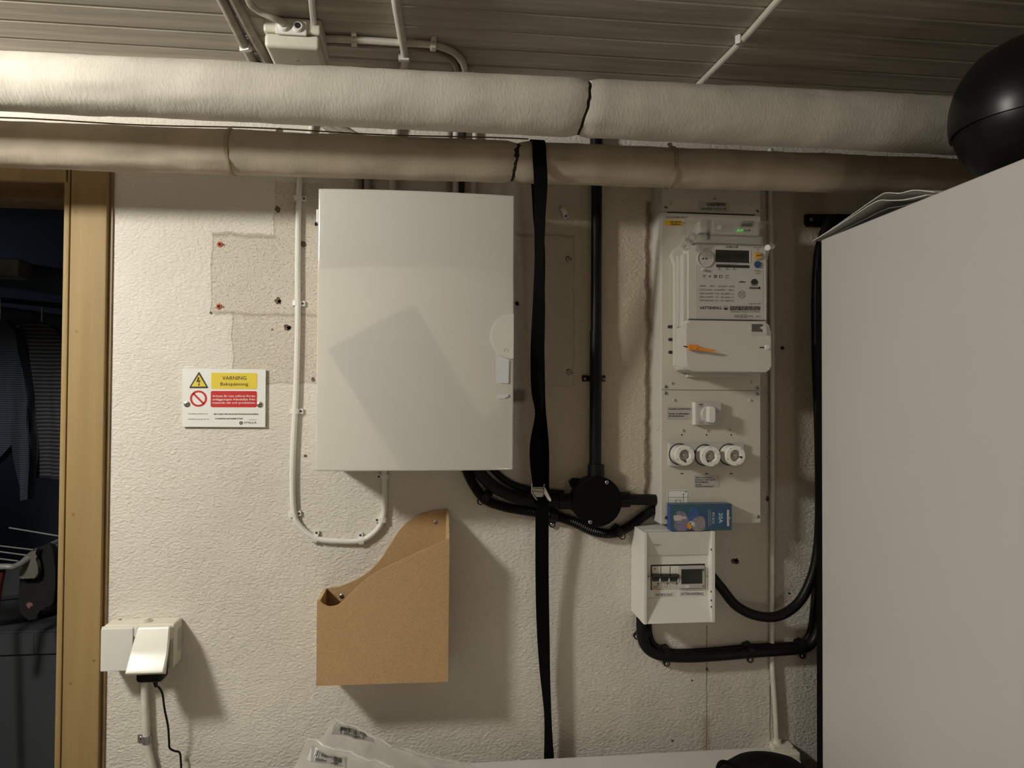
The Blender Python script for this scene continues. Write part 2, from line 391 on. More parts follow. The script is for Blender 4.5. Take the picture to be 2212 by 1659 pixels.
# ================================================================== the room
ZC = 2.27                                          # ceiling height
DX = P(249, 450, 0).x                              # right side of the door opening's casing
LIP = P(133, 600, -0.014).x
TH = 0.26
bm = NB()
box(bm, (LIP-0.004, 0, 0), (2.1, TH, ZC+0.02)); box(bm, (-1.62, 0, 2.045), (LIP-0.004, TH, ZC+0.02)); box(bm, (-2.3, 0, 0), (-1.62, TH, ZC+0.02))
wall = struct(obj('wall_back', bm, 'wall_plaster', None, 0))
for nm, lo, hi, m in (('wall_left', (-2.42, -2.6, 0), (-2.3, 0.0, ZC), 'side_wall'), ('wall_right', (2.1, -2.6, 0), (2.2, TH, ZC), 'side_wall'),
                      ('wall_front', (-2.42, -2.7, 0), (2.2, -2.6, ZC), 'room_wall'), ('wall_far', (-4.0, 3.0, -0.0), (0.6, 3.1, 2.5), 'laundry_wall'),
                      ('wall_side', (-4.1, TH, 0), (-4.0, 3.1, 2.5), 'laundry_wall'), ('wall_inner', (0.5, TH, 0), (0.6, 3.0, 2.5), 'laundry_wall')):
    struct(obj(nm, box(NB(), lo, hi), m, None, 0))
struct(obj('floor', box(NB(), (-4.1, -2.7, -0.1), (2.2, 3.1, 0)), 'floor_grey', None, 0))
struct(obj('ceiling_laundry', box(NB(), (-4.1, TH, 2.26), (0.6, 3.1, 2.36)), 'laundry_wall', None, 0))
ceil = struct(obj('ceiling', box(NB(), (-2.42, -2.7, ZC+0.012), (2.2, TH, ZC+0.1)), 'ceiling_back', None, 0))
pm = None; pw = 0.0725; ang = math.radians(-0.4)
for i in range(36):
    yc = 0.06 - pw*(i+0.5)
    if pm is None:
        b_ = NB(); L_ = 4.4; h = pw/2
        prof = [(-h+0.0012, 0.012), (-h+0.0012, 0.004), (-h+0.007, 0.0), (h-0.0035, 0.0), (h-0.0012, 0.003), (h-0.0012, 0.012)]
        A = [b_.verts.new((-L_/2, p[0], p[1])) for p in prof]; B = [b_.verts.new((L_/2, p[0], p[1])) for p in prof]
        b_.faces.new(A); b_.faces.new(B[::-1])
        for k in range(len(prof)): b_.faces.new((A[k], B[k], B[(k+1) % 6], A[(k+1) % 6]))
        o = obj('plank', b_, 'plank_paint', None, 25); pm = o.data; z0 = o.location.z
    else:
        o = bpy.data.objects.new('plank', pm); C.objects.link(o)
    o.parent = ceil; o.location = Vector((-0.15+0.05*random.random(), yc, ZC+0.006)) - WL[ceil.name]
    o.rotation_euler = (random.uniform(-0.01, 0.01), 0, 0)

# door frame: casing, lip, head
d1 = bpy.data.objects.new('door_1', None); C.objects.link(d1); d1.location = (LIP, 0, 0); WL[d1.name] = Vector((LIP, 0, 0)); d1['kind'] = 'structure'
gx = P(148, 600, -0.014).x; rx = P(231.5, 450, -0.014).x
obj('casing', box(NB(), (gx+0.001, -0.014, 0), (rx, 0.0, 2.075), 0.004), 'casing_wood', d1)
obj('casing_shade_strip', box(NB(), (rx-0.001, -0.004, 0), (rx+0.008, 0.0, 2.07), 0.001), 'casing_shaded', d1)  # dark strip standing in for the shade beside the casing
obj('door_lip', box(NB(), (LIP, -0.012, 0), (gx-0.001, TH+0.02, 2.06), 0.004), 'casing_wood', d1)
hz = P(60, 392, -0.012).z
obj('head_casing', box(NB(), (-1.7, -0.012, hz), (gx-0.001, 0.0, 2.075), 0.003), 'casing_wood', d1)
obj('head_soffit', box(NB(), (-1.64, 0.0, hz+0.012), (LIP, TH+0.01, hz+0.03)), 'casing_shaded', d1)
obj('head_stop', box(NB(), (-1.64, 0.10, hz-0.008), (LIP, 0.14, hz+0.014), 0.002), 'casing_shaded', d1)
obj('jamb', box(NB(), (-1.66, -0.012, 0), (-1.60, TH+0.02, 2.06), 0.003), 'casing_wood', d1)
for px, py, r in ((163, 458, 2.6), (165, 716, 3.0), (158, 1112, 3.4), (203, 1427, 3), (152, 1477, 3)):
    obj('knot', disc(NB(), px, py, r, -0.0144, -0.013, 8), 'knot', d1)

# wall marks: plugs, anchors and ragged holes belong to the wall
def ragged(px, py, r, m, seed, name='hole'):
    rnd = random.Random(seed); c = P(px, py, 0); s = S(c); b_ = NB(); q_ = [0.8+0.35*noise.noise(Vector((math.cos(k*math.pi/10)*1.6, math.sin(k*math.pi/10)*1.6, seed*3.7)))+rnd.uniform(-0.12, 0.12) for k in range(20)]
    prism(b_, [(c.x+s*r*q_[k]*math.cos(2*math.pi*k/20), c.z+s*r*q_[k]*math.sin(2*math.pi*k/20)) for k in range(20)], -0.0006, 0.001)
    return obj(name, b_, m, wall, 0)
for k, (px, py, r, m) in enumerate(((601, 650, 8.5, 'brown_hole'), (603, 651, 4.5, 'dark_hole'), (621, 707, 9, 'brown_hole'), (624, 708, 5, 'dark_hole'), (600, 452, 7, 'brown_hole'),
        (676, 820, 5, 'brown_hole'), (683, 484, 5, 'dark_hole'), (1117, 656, 6, 'dark_hole'), (1588, 1212, 10, 'brown_hole'), (655, 528, 8, 'brown_hole'), (1590, 1211, 5, 'dark_hole'),
        (603, 284, 9, 'brown_hole'), (456, 676, 4, 'brown_hole'), (588, 712, 3, 'knot'), (1690, 752, 5, 'dark_hole'), (1705, 1282, 3, 'dark_hole'), (1527, 1446, 4, 'brown_hole'),
        (1452, 1600, 3.5, 'brown_hole'), (1495, 1470, 2.5, 'brown_hole'), (1658, 1078, 6, 'brown_hole'), (660, 985, 4, 'brown_hole'), (1278, 318, 3, 'dark_hole'), (1447, 313, 6, 'brown_hole'))):
    ragged(px, py, r, m, k)
for px, py in ((475, 528), (473, 662)):
    c = P(px, py, 0); b_ = NB(); lathe(b_, (c.x, 0, c.z), [(0.0062, 0.002), (0.0062, -0.001), (0.0052, -0.002), (0.0028, -0.002), (0.0026, 0.0)], 'y', 14)
    o = obj('wall_plug', b_, 'red_plug', wall); obj('plug_hole', disc(NB(), px, py, 2.3, -0.0023, -0.001, 10), 'dark_hole', o)
    ragged(px+9, py+1, 2.5, 'brown_hole', int(px))
for px, py in ((1228, 560), (1229, 804)):
    ragged(px, py, 8, 'brown_hole', int(py)); c = P(px, py, 0); b_ = NB()
    lathe(b_, (c.x, 0, c.z), [(0.005, 0.002), (0.005, -0.0015), (0.0042, -0.002), (0.002, -0.002), (0.0018, 0.0)], 'y', 14)
    o = obj('wall_plug', b_, 'dull_steel', wall)

# ================================================================== the lamp that lights the room (outside the frame)
t = thing('ceiling_lamp', 'round white ceiling lamp in front of the doorway', 'lamp', (LAMP.x, LAMP.y, ZC))
obj('lamp_base', lathe(NB(), (LAMP.x, LAMP.y, ZC), [(0.05, 0), (0.05, -0.012), (0.03, -0.02)], 'z'), 'white_plastic', t)
obj('lamp_socket', lathe(NB(), (LAMP.x, LAMP.y, ZC), [(0.018, -0.018), (0.018, -0.045), (0.015, -0.05)], 'z'), 'white_plastic', t)

t = thing('added_fill_lamp', 'low added fill lamp on the floor behind the camera', 'lamp', (0.75, -2.1, 0))  # unseen stand added to carry the fill light
obj('lamp_foot', lathe(NB(), (0.75, -2.1, 0), [(0.12, 0.001), (0.12, 0.02), (0.03, 0.03)], 'z'), 'dull_steel', t)
obj('lamp_pole', lathe(NB(), (0.75, -2.1, 0), [(0.012, 0.03), (0.012, 0.66)], 'z', 12), 'dull_steel', t)
obj('lamp_socket', lathe(NB(), (0.75, -2.1, 0), [(0.02, 0.661), (0.02, 0.70), (0.016, 0.71)], 'z', 14), 'white_plastic', t)
# ================================================================== insulated pipes
def wrapped_pipe(label, ends, y, xcrack, crackfn, bands, nm='insulated_pipe', wrap='pipe_wrap'):
    (xa, ca, da), (xb, cb, db) = ends
    A, B = P(xa, ca, y), P(xb, cb, y); ra, rb = da/2*S(A)*0.985, db/2*S(B)*0.985
    dirv = (B-A)
    def at(x):                       # axis point and radius at world X
        k = (x-A.x)/dirv.x; return A+dirv*k, ra+(rb-ra)*k
    t = thing(nm, label, 'pipe', at((A.x+B.x)/2)[0])
    xc = P(xcrack, (ca+cb)/2, y-0.05).x
    def section(x0, x1, j0, j1, nx):
        b_ = NB(); n = 40; rings = []
        for i in range(nx+1):
            ring = []
            for k in range(n):
                a = 2*math.pi*k/n
                lo_ = x0+(crackfn(a) if j0 else 0); hi_ = x1+(crackfn(a) if j1 else 0)
                x = lo_+(hi_-lo_)*i/nx; c, r = at(x)
                q = Vector((x*9, a*2.2, 3.1 if j0 else 0)); dr = 0.0022*noise.noise(q)+0.0012*noise.noise(Vector((x*40, math.cos(a)*3, math.sin(a)*3)))
                if (j0 and i == 0) or (j1 and i == nx): dr -= 0.004
                ring.append(b_.verts.new(c+Vector((0, -math.cos(a)*(r+dr), math.sin(a)*(r+dr)))))
            rings.append(ring)
        for p, q in zip(rings, rings[1:]):
            for k in range(n): b_.faces.new((p[k], p[(k+1) % n], q[(k+1) % n], q[k]))
        b_.faces.new(rings[0][::-1]); b_.faces.new(rings[-1])
        return obj('insulation', b_, wrap, t, 60)
    section(-2.2, xc-0.003, False, True, 140); section(xc+0.003, 1.9, True, False, 100)
    b_ = NB(); c0, r0 = at(-2.25); c1, r1 = at(1.95); tube(b_, [c0, c1], r0*0.9, 16, rfun=lambda u, i: (r0+(r1-r0)*u)*0.9, smooth=False)
    obj('core', b_, 'dark_hole', t)
    for px, w, m in bands:
        x = P(px, (ca+cb)/2, y-0.04).x; c, r = at(x); b_ = NB()
        lathe(b_, c, [(r*0.98, -w/2), (r+0.0025, -w/2), (r+0.003, 0), (r+0.0025, w/2), (r*0.98, w/2)], 'x', 36)
        o = obj('tie_band', b_, m, t)
    return t, at
def crack_u(a): return 0.008*math.sin(a*1.0+0.2)+0.004*noise.noise(Vector((a*4, 1.3, 0)))+0.002*noise.noise(Vector((a*11, 4, 0)))
def crack_l(a): return 0.005*math.sin(a)+0.003*noise.noise(Vector((a*5, 7.3, 0)))+0.0015*noise.noise(Vector((a*12, 2, 0)))
YU, YL = -0.32, -0.172
up_pipe, at_u = wrapped_pipe('thick cream wrapped pipe directly below the ceiling, cracked right of centre', ((100, 180, 124), (1900, 264.5, 121)), YU, 1271, crack_u, ())
lo_pipe, at_l = wrapped_pipe('thinner cream wrapped pipe below the ceiling pipe, with a strap slung over it', ((50, 313.5, 99), (1700, 371.5, 83)), YL, 1118, crack_l, ((488, 0.007, 'pipe_band'), (1462, 0.008, 'pipe_band')), wrap='pipe_wrap_shaded')
b_ = NB(); pts = []
for px in range(-60, 1160, 60):
    x = P(px, 290, YL).x; c, r = at_l(x); a = 0.55+0.25*math.sin(px*0.01)
    pts.append(c+Vector((0, -math.sin(0.25)*(r+0.002), math.cos(0.25)*(r+0.002)+0.003*(1+math.sin(px*0.012+1))*0.6)))
tag(obj('wire', tube(b_, pts, 0.0014, 6), 'knot'), 'thin dark wire lying along the top of the lower wrapped pipe', 'wire')

# ================================================================== distribution cabinet
YD = -0.145
t = thing('distribution_cabinet', 'large white wall cabinet with a closed door and a half-round latch', 'cabinet', (P(895, 1015, YD).x, 0, P(895, 1015, YD).z))
tl, br_ = P(686, 412, YD), P(1110, 1016, YD); tr = P(1112, 414, YD); bl = P(681, 1015, YD)
x0, x1, zt, zb = (tl.x+bl.x)/2, (tr.x+br_.x)/2, (tl.z+tr.z)/2, br_.z
obj('body', box(NB(), (x0+0.006, -0.112, zb+0.006), (x1-0.006, -0.001, zt-0.006), 0.004), 'white_plastic', t)
b_ = NB(); nx = 24; rows = []
for i in range(nx+1):
    u = i/nx; bul = 0.010*(1-(2*u-1)**2); x = x0+(x1-x0)*u
    rows.append([b_.verts.new((x, YD-bul+0.005, zb)), b_.verts.new((x, YD-bul+0.005, zt)), b_.verts.new((x, -0.113, zt)), b_.verts.new((x, -0.113, zb))])
for a, c in zip(rows, rows[1:]):
    for k in range(4): b_.faces.new((a[k], a[(k+1) % 4], c[(k+1) % 4], c[k]))
b_.faces.new(rows[0]); b_.faces.new(rows[-1][::-1])
bmesh.ops.recalc_face_normals(b_, faces=b_.faces[:])
es = [e for e in b_.edges if e.calc_face_angle(0) > 0.6 and min(v.co.y for v in e.verts) < -0.12]
bmesh.ops.bevel(b_, geom=es, offset=0.0035, segments=3, affect='EDGES', profile=0.5)
door = obj('door', b_, 'cabinet_white', t)
lc = P(1112, 727, YD-0.002); lr = 49*S(lc); yl = YD+0.002
def clipx(pts): return [(min(p[0], x1-0.001), p[1]) for p in pts]
pts = [(min(p[0], x1-0.0008), p[1]) for p in circ(Vector((x1-0.0005, 0, lc.z)), lr, 26, 90, 270)]
latch = obj('latch', prism(NB(), pts, YD-0.002, YD+0.02, 0.0015), 'cabinet_white', t)
c = P(1093, 757, YD-0.0025); r = 4.6*S(c)
obj('latch_mark', frame(NB(), circ(c, r, 20), circ(c, r*0.72, 20), YD-0.0026, YD-0.0018), 'grey_plate', latch)
obj('clear_film', prism(NB(), pxpoly([(1057, 738), (1063, 742), (1072, 760), (1085, 772), (1100, 777), (1099, 828), (1061, 828)], YD-0.002), YD+0.0016, YD+0.006), 'film', t)
obj('film_edge', prism(NB(), pxpoly([(1062, 852), (1099, 852), (1099, 856), (1090, 861), (1074, 862), (1064, 858)], YD-0.002), YD+0.0018, YD+0.006), 'film', t)
for py in (452, 870):
    obj('hinge', pxbox(NB(), 683, py, 690, py+28, -0.118, -0.09, 0.001), 'white_plastic', t)

# added dark boards behind the camera, shaped for the slanted reflection in the door
def mirrored(px, py, yw):                         # place on the wall behind, seen by way of the door
    q = P(px, py, YD); d = ray(px, py); u = (q.x-x0)/(x1-x0); sl_ = 0.104*(2*u-1)
    n_ = Vector((sl_, -1, 0)).normalized(); d = d-n_*(2*d.dot(n_)); return q+d*((yw-q.y)/d.y)
YW = -2.585
def to_floor(p, q): return p+(q-p)*((p.z-0.002)/(p.z-q.z))
m_ = [mirrored(*v, YW) for v in ((712, 755), (893, 660), (1035, 905), (868, 1012), (1042, 917), (1110, 836))]
for lb, q, yo in (('long dark board added behind the camera for its slanted reflection', [m_[0], m_[1], to_floor(m_[1], m_[2]), to_floor(m_[0], m_[3])], 0.0),
                  ('second dark board added behind the camera beside the long slanted one', [m_[4], m_[5], Vector((m_[5].x, YW, 0.002)), Vector((m_[4].x, YW, 0.002))], 0.0125)):
    tag(obj('reflection_board', prism(NB(), [(v.x, v.z) for v in q], YW+yo, YW+yo+0.012), 'board_dark'), lb, 'board')
# ================================================================== paper holder
YH = -0.098
t = thing('file_holder', 'brown fibreboard file holder screwed to the wall under the white cabinet', 'file holder', (P(826, 1480, -0.05).x, 0, P(826, 1480, -0.05).z))
def curve_px(pts, n=6):
    q = spline([Vector((a, b__, 0)) for a, b__ in pts], n); return [(v.x, v.y) for v in q]
top_front = curve_px([(691, 1297), (700, 1306), (714, 1311), (735, 1304), (762, 1278), (790, 1252), (822, 1231)]) + [(895, 1197), (971, 1163)]
front = [(683, 1482), (685, 1297)] + top_front + [(968, 1473)]
obj('front_panel', pxprism(NB(), front, YH, YH+0.0055), 'mdf', t)
q0 = [P(a, b__, YH) for a, b__ in ((684, 1482), (686, 1297), (971, 1163), (968, 1473))]
xl, xr, zb, = q0[0].x, q0[2].x, q0[0].z
yb = -0.007
back_px = curve_px([(704, 1272), (738, 1266), (784, 1244), (818, 1214), (842, 1178), (866, 1142), (895, 1118), (930, 1105), (957, 1101)], 6)
bp_ = [(p.x, p.z) for p in (P(a, b__, yb) for a, b__ in back_px)]
obj('back_panel', prism(NB(), [(xl+0.002, zb+0.002), (xl+0.002, bp_[0][1])] + bp_[1:] + [(xr-0.001, bp_[-1][1]), (xr-0.001, zb+0.004)], yb, yb+0.0055), 'mdf', t)
def yz_panel(name, x, pts, m):                    # upright panel across the depth: outline in (y,z)
    b_ = NB(); a = [b_.verts.new((x, p[0], p[1])) for p in pts]; c = [b_.verts.new((x+0.0055, p[0], p[1])) for p in pts]
    b_.faces.new(a); b_.faces.new(c[::-1])
    for i in range(len(pts)): b_.faces.new((a[i], a[(i+1) % len(pts)], c[(i+1) % len(pts)], c[i]))
    return obj(name, b_, m, t, 0)
zl_f, zl_b = P(686, 1297, YH).z, P(704, 1271, yb).z
yz_panel('side_panel', xl, [(YH+0.0056, zb), (YH+0.0056, zl_f), (yb-0.0002, zl_b), (yb-0.0002, zb)], 'mdf_edge')
zr_f, zr_b = P(971, 1163, YH).z, P(962, 1100, yb).z
yz_panel('side_panel', xr-0.0058, [(YH+0.0056, zb+0.003), (YH+0.0056, zr_f), (YH*0.9, zr_f+0.004), (yb-0.0002, zr_b), (yb-0.0002, zb+0.003)], 'mdf_edge')
obj('bottom_panel', box(NB(), (xl+0.0056, YH+0.0056, zb+0.002), (xr-0.006, yb-0.0002, zb+0.0075)), 'mdf', t, 0)
screw(t, 738, 1288, 5, yb-0.0006); screw(t, 941, 1128, 4, yb-0.0006, 'dull_steel')

# ================================================================== warning sign
YS = -0.007
t = thing('warning_sign', 'small white warning sign with yellow and red panels screwed to the wall', 'sign', P(484, 860, YS))
obj('plate', prism(NB(), pxpoly([(394, 796), (574, 798), (573, 923), (393.5, 922)], YS), YS, YS+0.003, 0.0003), 'sign_white', t)
e = YS-0.0004; e2 = YS-0.0008
obj('yellow_panel', prism(NB(), pxrrect(456, 806, 555.5, 840, e, 3), e, YS), 'sign_yellow', t)
obj('red_panel', prism(NB(), pxrrect(455, 845, 555, 879.5, e, 3.5), e, YS), 'sign_red', t)
tri = lambda k: pxpoly([(429.8, 803.5+k*2.1), (450.3-k*1.8, 839-k), (409-(-k*1.8), 839-k)], e)
o = obj('warning_triangle', prism(NB(), pxpoly([(428.4, 804.6), (429.8, 803.6), (431.2, 804.6), (449.6, 836.6), (449, 838.6), (410, 838.6), (409, 836.6)], e), e, YS), 'ink', t)
obj('triangle_field', prism(NB(), pxpoly([(429.7, 809), (445.2, 835), (413.2, 835)], e2), e2, e), 'sign_yellow', o)
obj('lightning_bolt', prism(NB(), pxpoly([(427.5, 814.5), (431, 815.5), (428.8, 822), (433, 821), (430.2, 829.8), (432.2, 830.4), (428.8, 834), (427.8, 829.6), (429, 829.8), (430, 824.5), (424.2, 825.6)], e2-0.0003), e2-0.0003, e2), 'ink', o)
c = P(428.7, 861, e); s = S(c)
o = obj('prohibition_ring', frame(NB(), circ(c, 17.6*s, 36), circ(c, 13.4*s, 36), e, YS), 'sign_red', t)
a = 15.5*s; w = 2.0*s; k = math.sqrt(.5)
obj('prohibition_bar', prism(NB(), [(c.x-a*k+w*k, c.z+a*k+w*k), (c.x-a*k-w*k, c.z+a*k-w*k), (c.x+a*k-w*k, c.z-a*k-w*k), (c.x+a*k+w*k, c.z-a*k+w*k)], e, YS), 'sign_red', o)
text(t, 'VARNING', 480, 532, 816.5, 8, e2); text(t, 'Bakspänning', 476, 536, 829.3, 7, e2)
for sx, yy in (('Arbete får inte utföras förrän', 855.3), ('anläggningen frånskiljts från', 862.6), ('matande nät och produktion', 869.8)):
    text(t, sx, 459, 551, yy, 4.3, e2, 'print_white', 0.012)
text(t, 'Frånskilj produktion vid:', 407, 448.5, 893.6, 2.6, e, 'ink_grey'); text(t, 'Frånskilj matande nät vid:', 407, 452, 905.2, 2.6, e, 'ink_grey')
text(t, 'BRYTARE FÖR PRODUKTIONSANLÄGGNING', 462, 558, 894.6, 3, e, 'ink', 0.02); text(t, 'KUNDENS HUVUDBRYTARE', 465, 524.5, 904.3, 3, e, 'ink', 0.02)
obj('rule', pxbox(NB(), 537, 906.6, 554, 907.2, e, YS), 'ink_grey', t, 0)
o = obj('emblem', disc(NB(), 520.7, 913.7, 3.7, e, YS, 20), 'ink', t)
obj('emblem_line', pxbox(NB(), 518.8, 912.1, 522.6, 912.8, e2, e), 'sign_white', o, 0); obj('emblem_line', pxbox(NB(), 518.8, 914.6, 522.6, 915.3, e2, e), 'sign_white', o, 0)
text(t, 'STELLA', 527, 554.5, 912.8, 3.6, e, 'ink', 0.01)
screw(t, 403.5, 873, 6.3, YS-0.001); screw(t, 561, 874, 6.3, YS-0.001)

# ================================================================== cable clips
def clip(px, py, side, label, group, m='white_plastic', y=0.0, rc=0.0062, ang=0.0, sc=1.0):
    """nail-in saddle: hoop over the cable and a boss with its nail (side=+1 boss to the right)"""
    c = P(px, py, y); rot = Matrix.Rotation(math.radians(ang), 4, 'Y')
    t = thing('cable_clip', label, 'cable clip', (c.x, y, c.z), group)
    def put(b_): bmesh.ops.transform(b_, matrix=Matrix.Translation(c) @ rot @ Matrix.Diagonal((side*sc, sc, sc, 1)), verts=b_.verts[:]); return b_
    b_ = NB(); h = 0.0055; pts = [(-rc-0.003, 0.0), (-rc-0.003, -0.008)] + [((rc+0.003)*math.cos(math.pi-math.pi*k/10), -0.008-(rc*0.75)*math.sin(math.pi*k/10)) for k in range(1, 10)] + [(rc+0.003, -0.008), (rc+0.003, -0.0055), (rc+0.011, -0.0055), (rc+0.011, 0.0)]
    a = [b_.verts.new((p[0], p[1], -h)) for p in pts]; d = [b_.verts.new((p[0], p[1], h)) for p in pts]
    b_.faces.new(a); b_.faces.new(d[::-1])
    for i in range(len(pts)): b_.faces.new((a[i], a[(i+1) % len(pts)], d[(i+1) % len(pts)], d[i]))
    obj('saddle', put(b_), m, t)
    b_ = NB(); lathe(b_, (rc+0.0065, 0, 0), [(0.0024, -0.004), (0.0024, -0.0068), (0.0012, -0.0072)], 'y', 10); obj('nail', put(b_), 'ink' if m != 'black_plastic' else 'dull_steel', t)
    return t
def clip_z(pt, along, label, group, m='cream_plastic', r=0.006):          # clip on the ceiling over a cable running along a direction
    t = thing('cable_clip', label, 'cable clip', pt, group); al = Vector(along).normalized(); sd = al.cross(Vector((0, 0, 1)))
    mt_ = Matrix.Translation(pt) @ Matrix(((sd.x, al.x, 0, 0), (sd.y, al.y, 0, 0), (0, 0, 1, 0), (0, 0, 0, 1)))
    b_ = box(NB(), (-r-0.003, -0.006, -2*r-0.005), (r+0.003, 0.006, 0.0), 0.002); box(b_, (r+0.002, -0.005, -0.008), (r+0.012, 0.005, 0.0), 0.001)
    bmesh.ops.transform(b_, matrix=mt_, verts=b_.verts[:]); obj('saddle', b_, m, t)
    b_ = lathe(NB(), (r+0.0075, 0, 0), [(0.002, -0.006), (0.002, -0.0095)], 'z', 8); bmesh.ops.transform(b_, matrix=mt_, verts=b_.verts[:]); obj('nail', b_, 'dull_steel', t)
    return t

# ================================================================== white cable looping from the ceiling to the cabinet
ZK = ZC-0.008
pts = [PZ(671, -60, ZK), PZ(673, 0, ZK), PZ(681, 80, ZK), PZ(689, 140, ZK), Vector((P(677, 240, 0).x-0.005, -0.03, 2.245)), P(674, 272, -0.008), P(655, 330, -0.008), P(646, 420, -0.007),
       P(643, 560, -0.007), P(643, 700, -0.007), P(639, 850, -0.007), P(632, 1000, -0.007), P(634, 1100, -0.007), P(648, 1136, -0.007), P(684, 1163, -0.007), P(732, 1169, -0.007),
       P(782, 1167, -0.007), P(816, 1143, -0.007), P(829, 1110, -0.007), P(831, 1050, -0.007), P(830, 1000, -0.007), P(829, 960, -0.007)]
tag(obj('cable', tube(NB(), pts, 0.0062, 10), 'white_plastic'), 'white cable running down the wall and looping up into the white cabinet', 'cable')
G = 'white clips on the looping cable'
for px, py, sd, an, lb in ((645, 430, 1, 0, 'topmost white clip on the looping cable, just under the lower pipe'), (642, 656, 1, 0, 'white clip on the looping cable beside the ragged wall holes'),
        (638, 888, 1, 0, 'white clip on the looping cable right of the warning sign'), (634, 1110, 1, -8, 'white clip where the looping cable starts to bend'),
        (682, 1162, 1, -80, 'white clip at the left of the cable loop\'s bottom'), (781, 1167, 1, -100, 'white clip at the right of the cable loop\'s bottom'),
        (827, 1122, -1, 0, 'white clip on the rising cable above the file holder'), (831, 1029, -1, 0, 'white clip just under the cabinet\'s lower edge')):
    clip(px, py, sd, lb, G, ang=an)
for px, py, an, lb in ((768, 394, 40, 'empty cream clip above the cabinet, the left of two'), (794, 396, 40, 'empty cream clip above the cabinet, the right of two'), (1216, 458, 60, 'empty clip nailed to the wall between strap and black conduit')):
    clip(px, py, 1, lb, None, 'conduit_white', ang=an)

# ================================================================== ceiling: junction box, conduits and cables
zb = ZC-0.058
bx = [PZ(562, 96, zb), PZ(566, 56, zb)]
jl = PZ(567, 98, zb); jr = PZ(681, 108, zb); jf = PZ(590, 146, zb)
t = thing('junction_box', 'cream square junction box screwed to the plank ceiling', 'junction box', Vector((jl.x+0.055, jl.y+0.06, ZC)))
jx0, jx1, jy0, jy1 = jl.x, jl.x+0.108, jl.y, jl.y+0.108
obj('box_body', box(NB(), (jx0, jy0, ZC-0.03), (jx1, jy1, ZC), 0.006, 3), 'cream_plastic', t)
obj('box_lid', box(NB(), (jx0+0.002, jy0+0.002, ZC-0.058), (jx1-0.002, jy1-0.002, ZC-0.0305), 0.008, 3), 'cream_plastic', t)
obj('gland_plate', box(NB(), (jx0+0.024, jy0-0.005, ZC-0.036), (jx1-0.026, jy0+0.002, ZC-0.008), 0.003), 'white_plastic', t)
zc_ = ZC-0.021
for kx in (jx0+0.040, jx0+0.066):
    g = obj('gland', lathe(NB(), (kx, jy0-0.004, zc_), [(0.011, 0), (0.011, -0.003), (0.0085, -0.006), (0.006, -0.006)], 'y', 20), 'white_plastic', t)
    if kx > jx0+0.05: obj('gland_hole', lathe(NB(), (kx, jy0-0.004, zc_), [(0.0055, 0.0), (0.0055, -0.0066)], 'y', 16), 'dark_hole', g)
obj('lid_screw', lathe(NB(), ((jx0+jx1)/2, (jy0+jy1)/2, ZC-0.058), [(0.004, 0.001), (0.004, -0.0008)], 'z', 12), 'dull_steel', t)
e_ = Vector((jx0+0.040, jy0-0.008, zc_))
pts = [PZ(520, -70, ZC-0.012), PZ(536, 0, ZC-0.014), PZ(556, 22, ZC-0.016), PZ(588, 38, ZC-0.02), e_+Vector((-0.004, -0.012, 0.001)), e_]
tag(obj('cable', tube(NB(), pts, 0.006, 10), 'conduit_white'), 'cream cable curving along the ceiling into the junction box', 'cable')
zk = ZC-0.011
for k, (pts, lb) in enumerate(((((455, -45), (480, 0), (532, 105), (552, 140)), 'greyish conduit on the ceiling left of the junction box, the outer of two'), (((490, -40), (507, 0), (556, 95), (590, 148)), 'greyish conduit on the ceiling touching the junction box, the inner of two'))):
    q = [PZ(a, b__, zk) for a, b__ in pts]; q = [q[0]+(q[0]-q[1])*2] + q
    w1 = P(700+22*k, 268, -0.012); q += [Vector((q[-1].x+0.02, -0.05, zk-0.01)), w1, P(750+24*k, 302, -0.012), P(772+20*k, 350, -0.012), P(775+20*k, 420, -0.012)]
    tag(obj('conduit', tube(NB(), q, 0.0095, 12), 'conduit_grey'), lb, 'conduit')
clip_z(PZ(531, 108, ZC-0.02)+Vector((0, 0, 0.02)), (0.5, 1, 0), 'white clip holding the two greyish ceiling conduits', None, 'white_plastic', 0.009)
q = [PZ(850, -60, zk), PZ(855, 0, zk), PZ(866, 70, zk), PZ(875, 134, zk), Vector((P(862, 250, 0).x, -0.03, 2.245)), P(855, 285, -0.012), P(851, 340, -0.012), P(849, 430, -0.012)]
tag(obj('conduit', tube(NB(), q, 0.0085, 12), 'conduit_white'), 'cream conduit crossing the ceiling straight towards the cabinet', 'conduit')
clip_z(PZ(873, 128, ZC-0.018)+Vector((0, 0, 0.018)), (0.1, 1, 0), 'white clip on the ceiling conduit above the cabinet', None, 'white_plastic', 0.0085)
zs = ZC-0.009
q = [PZ(655, 90, zs), PZ(690, 84, zs), PZ(765, 86, zs), PZ(860, 92, zs), PZ(930, 97, zs), PZ(975, 110, zs), PZ(998, 132, zs), PZ(1004, 160, zs), Vector((P(996, 250, 0).x, -0.02, 2.24)), P(985, 285, -0.01), P(984, 430, -0.01)]
tag(obj('cable', tube(NB(), q, 0.007, 10), 'conduit_white'), 'cream cable along the ceiling from the junction box, the upper of two', 'cable')
q = [PZ(655, 97, zs), PZ(700, 93, zs), PZ(770, 97, zs), PZ(860, 103, zs), PZ(925, 110, zs), PZ(965, 122, zs), PZ(984, 142, zs), PZ(987, 166, zs), Vector((P(978, 252, 0).x, -0.02, 2.24)), P(969, 285, -0.01), P(968, 430, -0.01)]
tag(obj('cable', tube(NB(), q, 0.0055, 10), 'conduit_grey'), 'dull thinner cable beside the cream ceiling cable, the lower of two', 'cable')
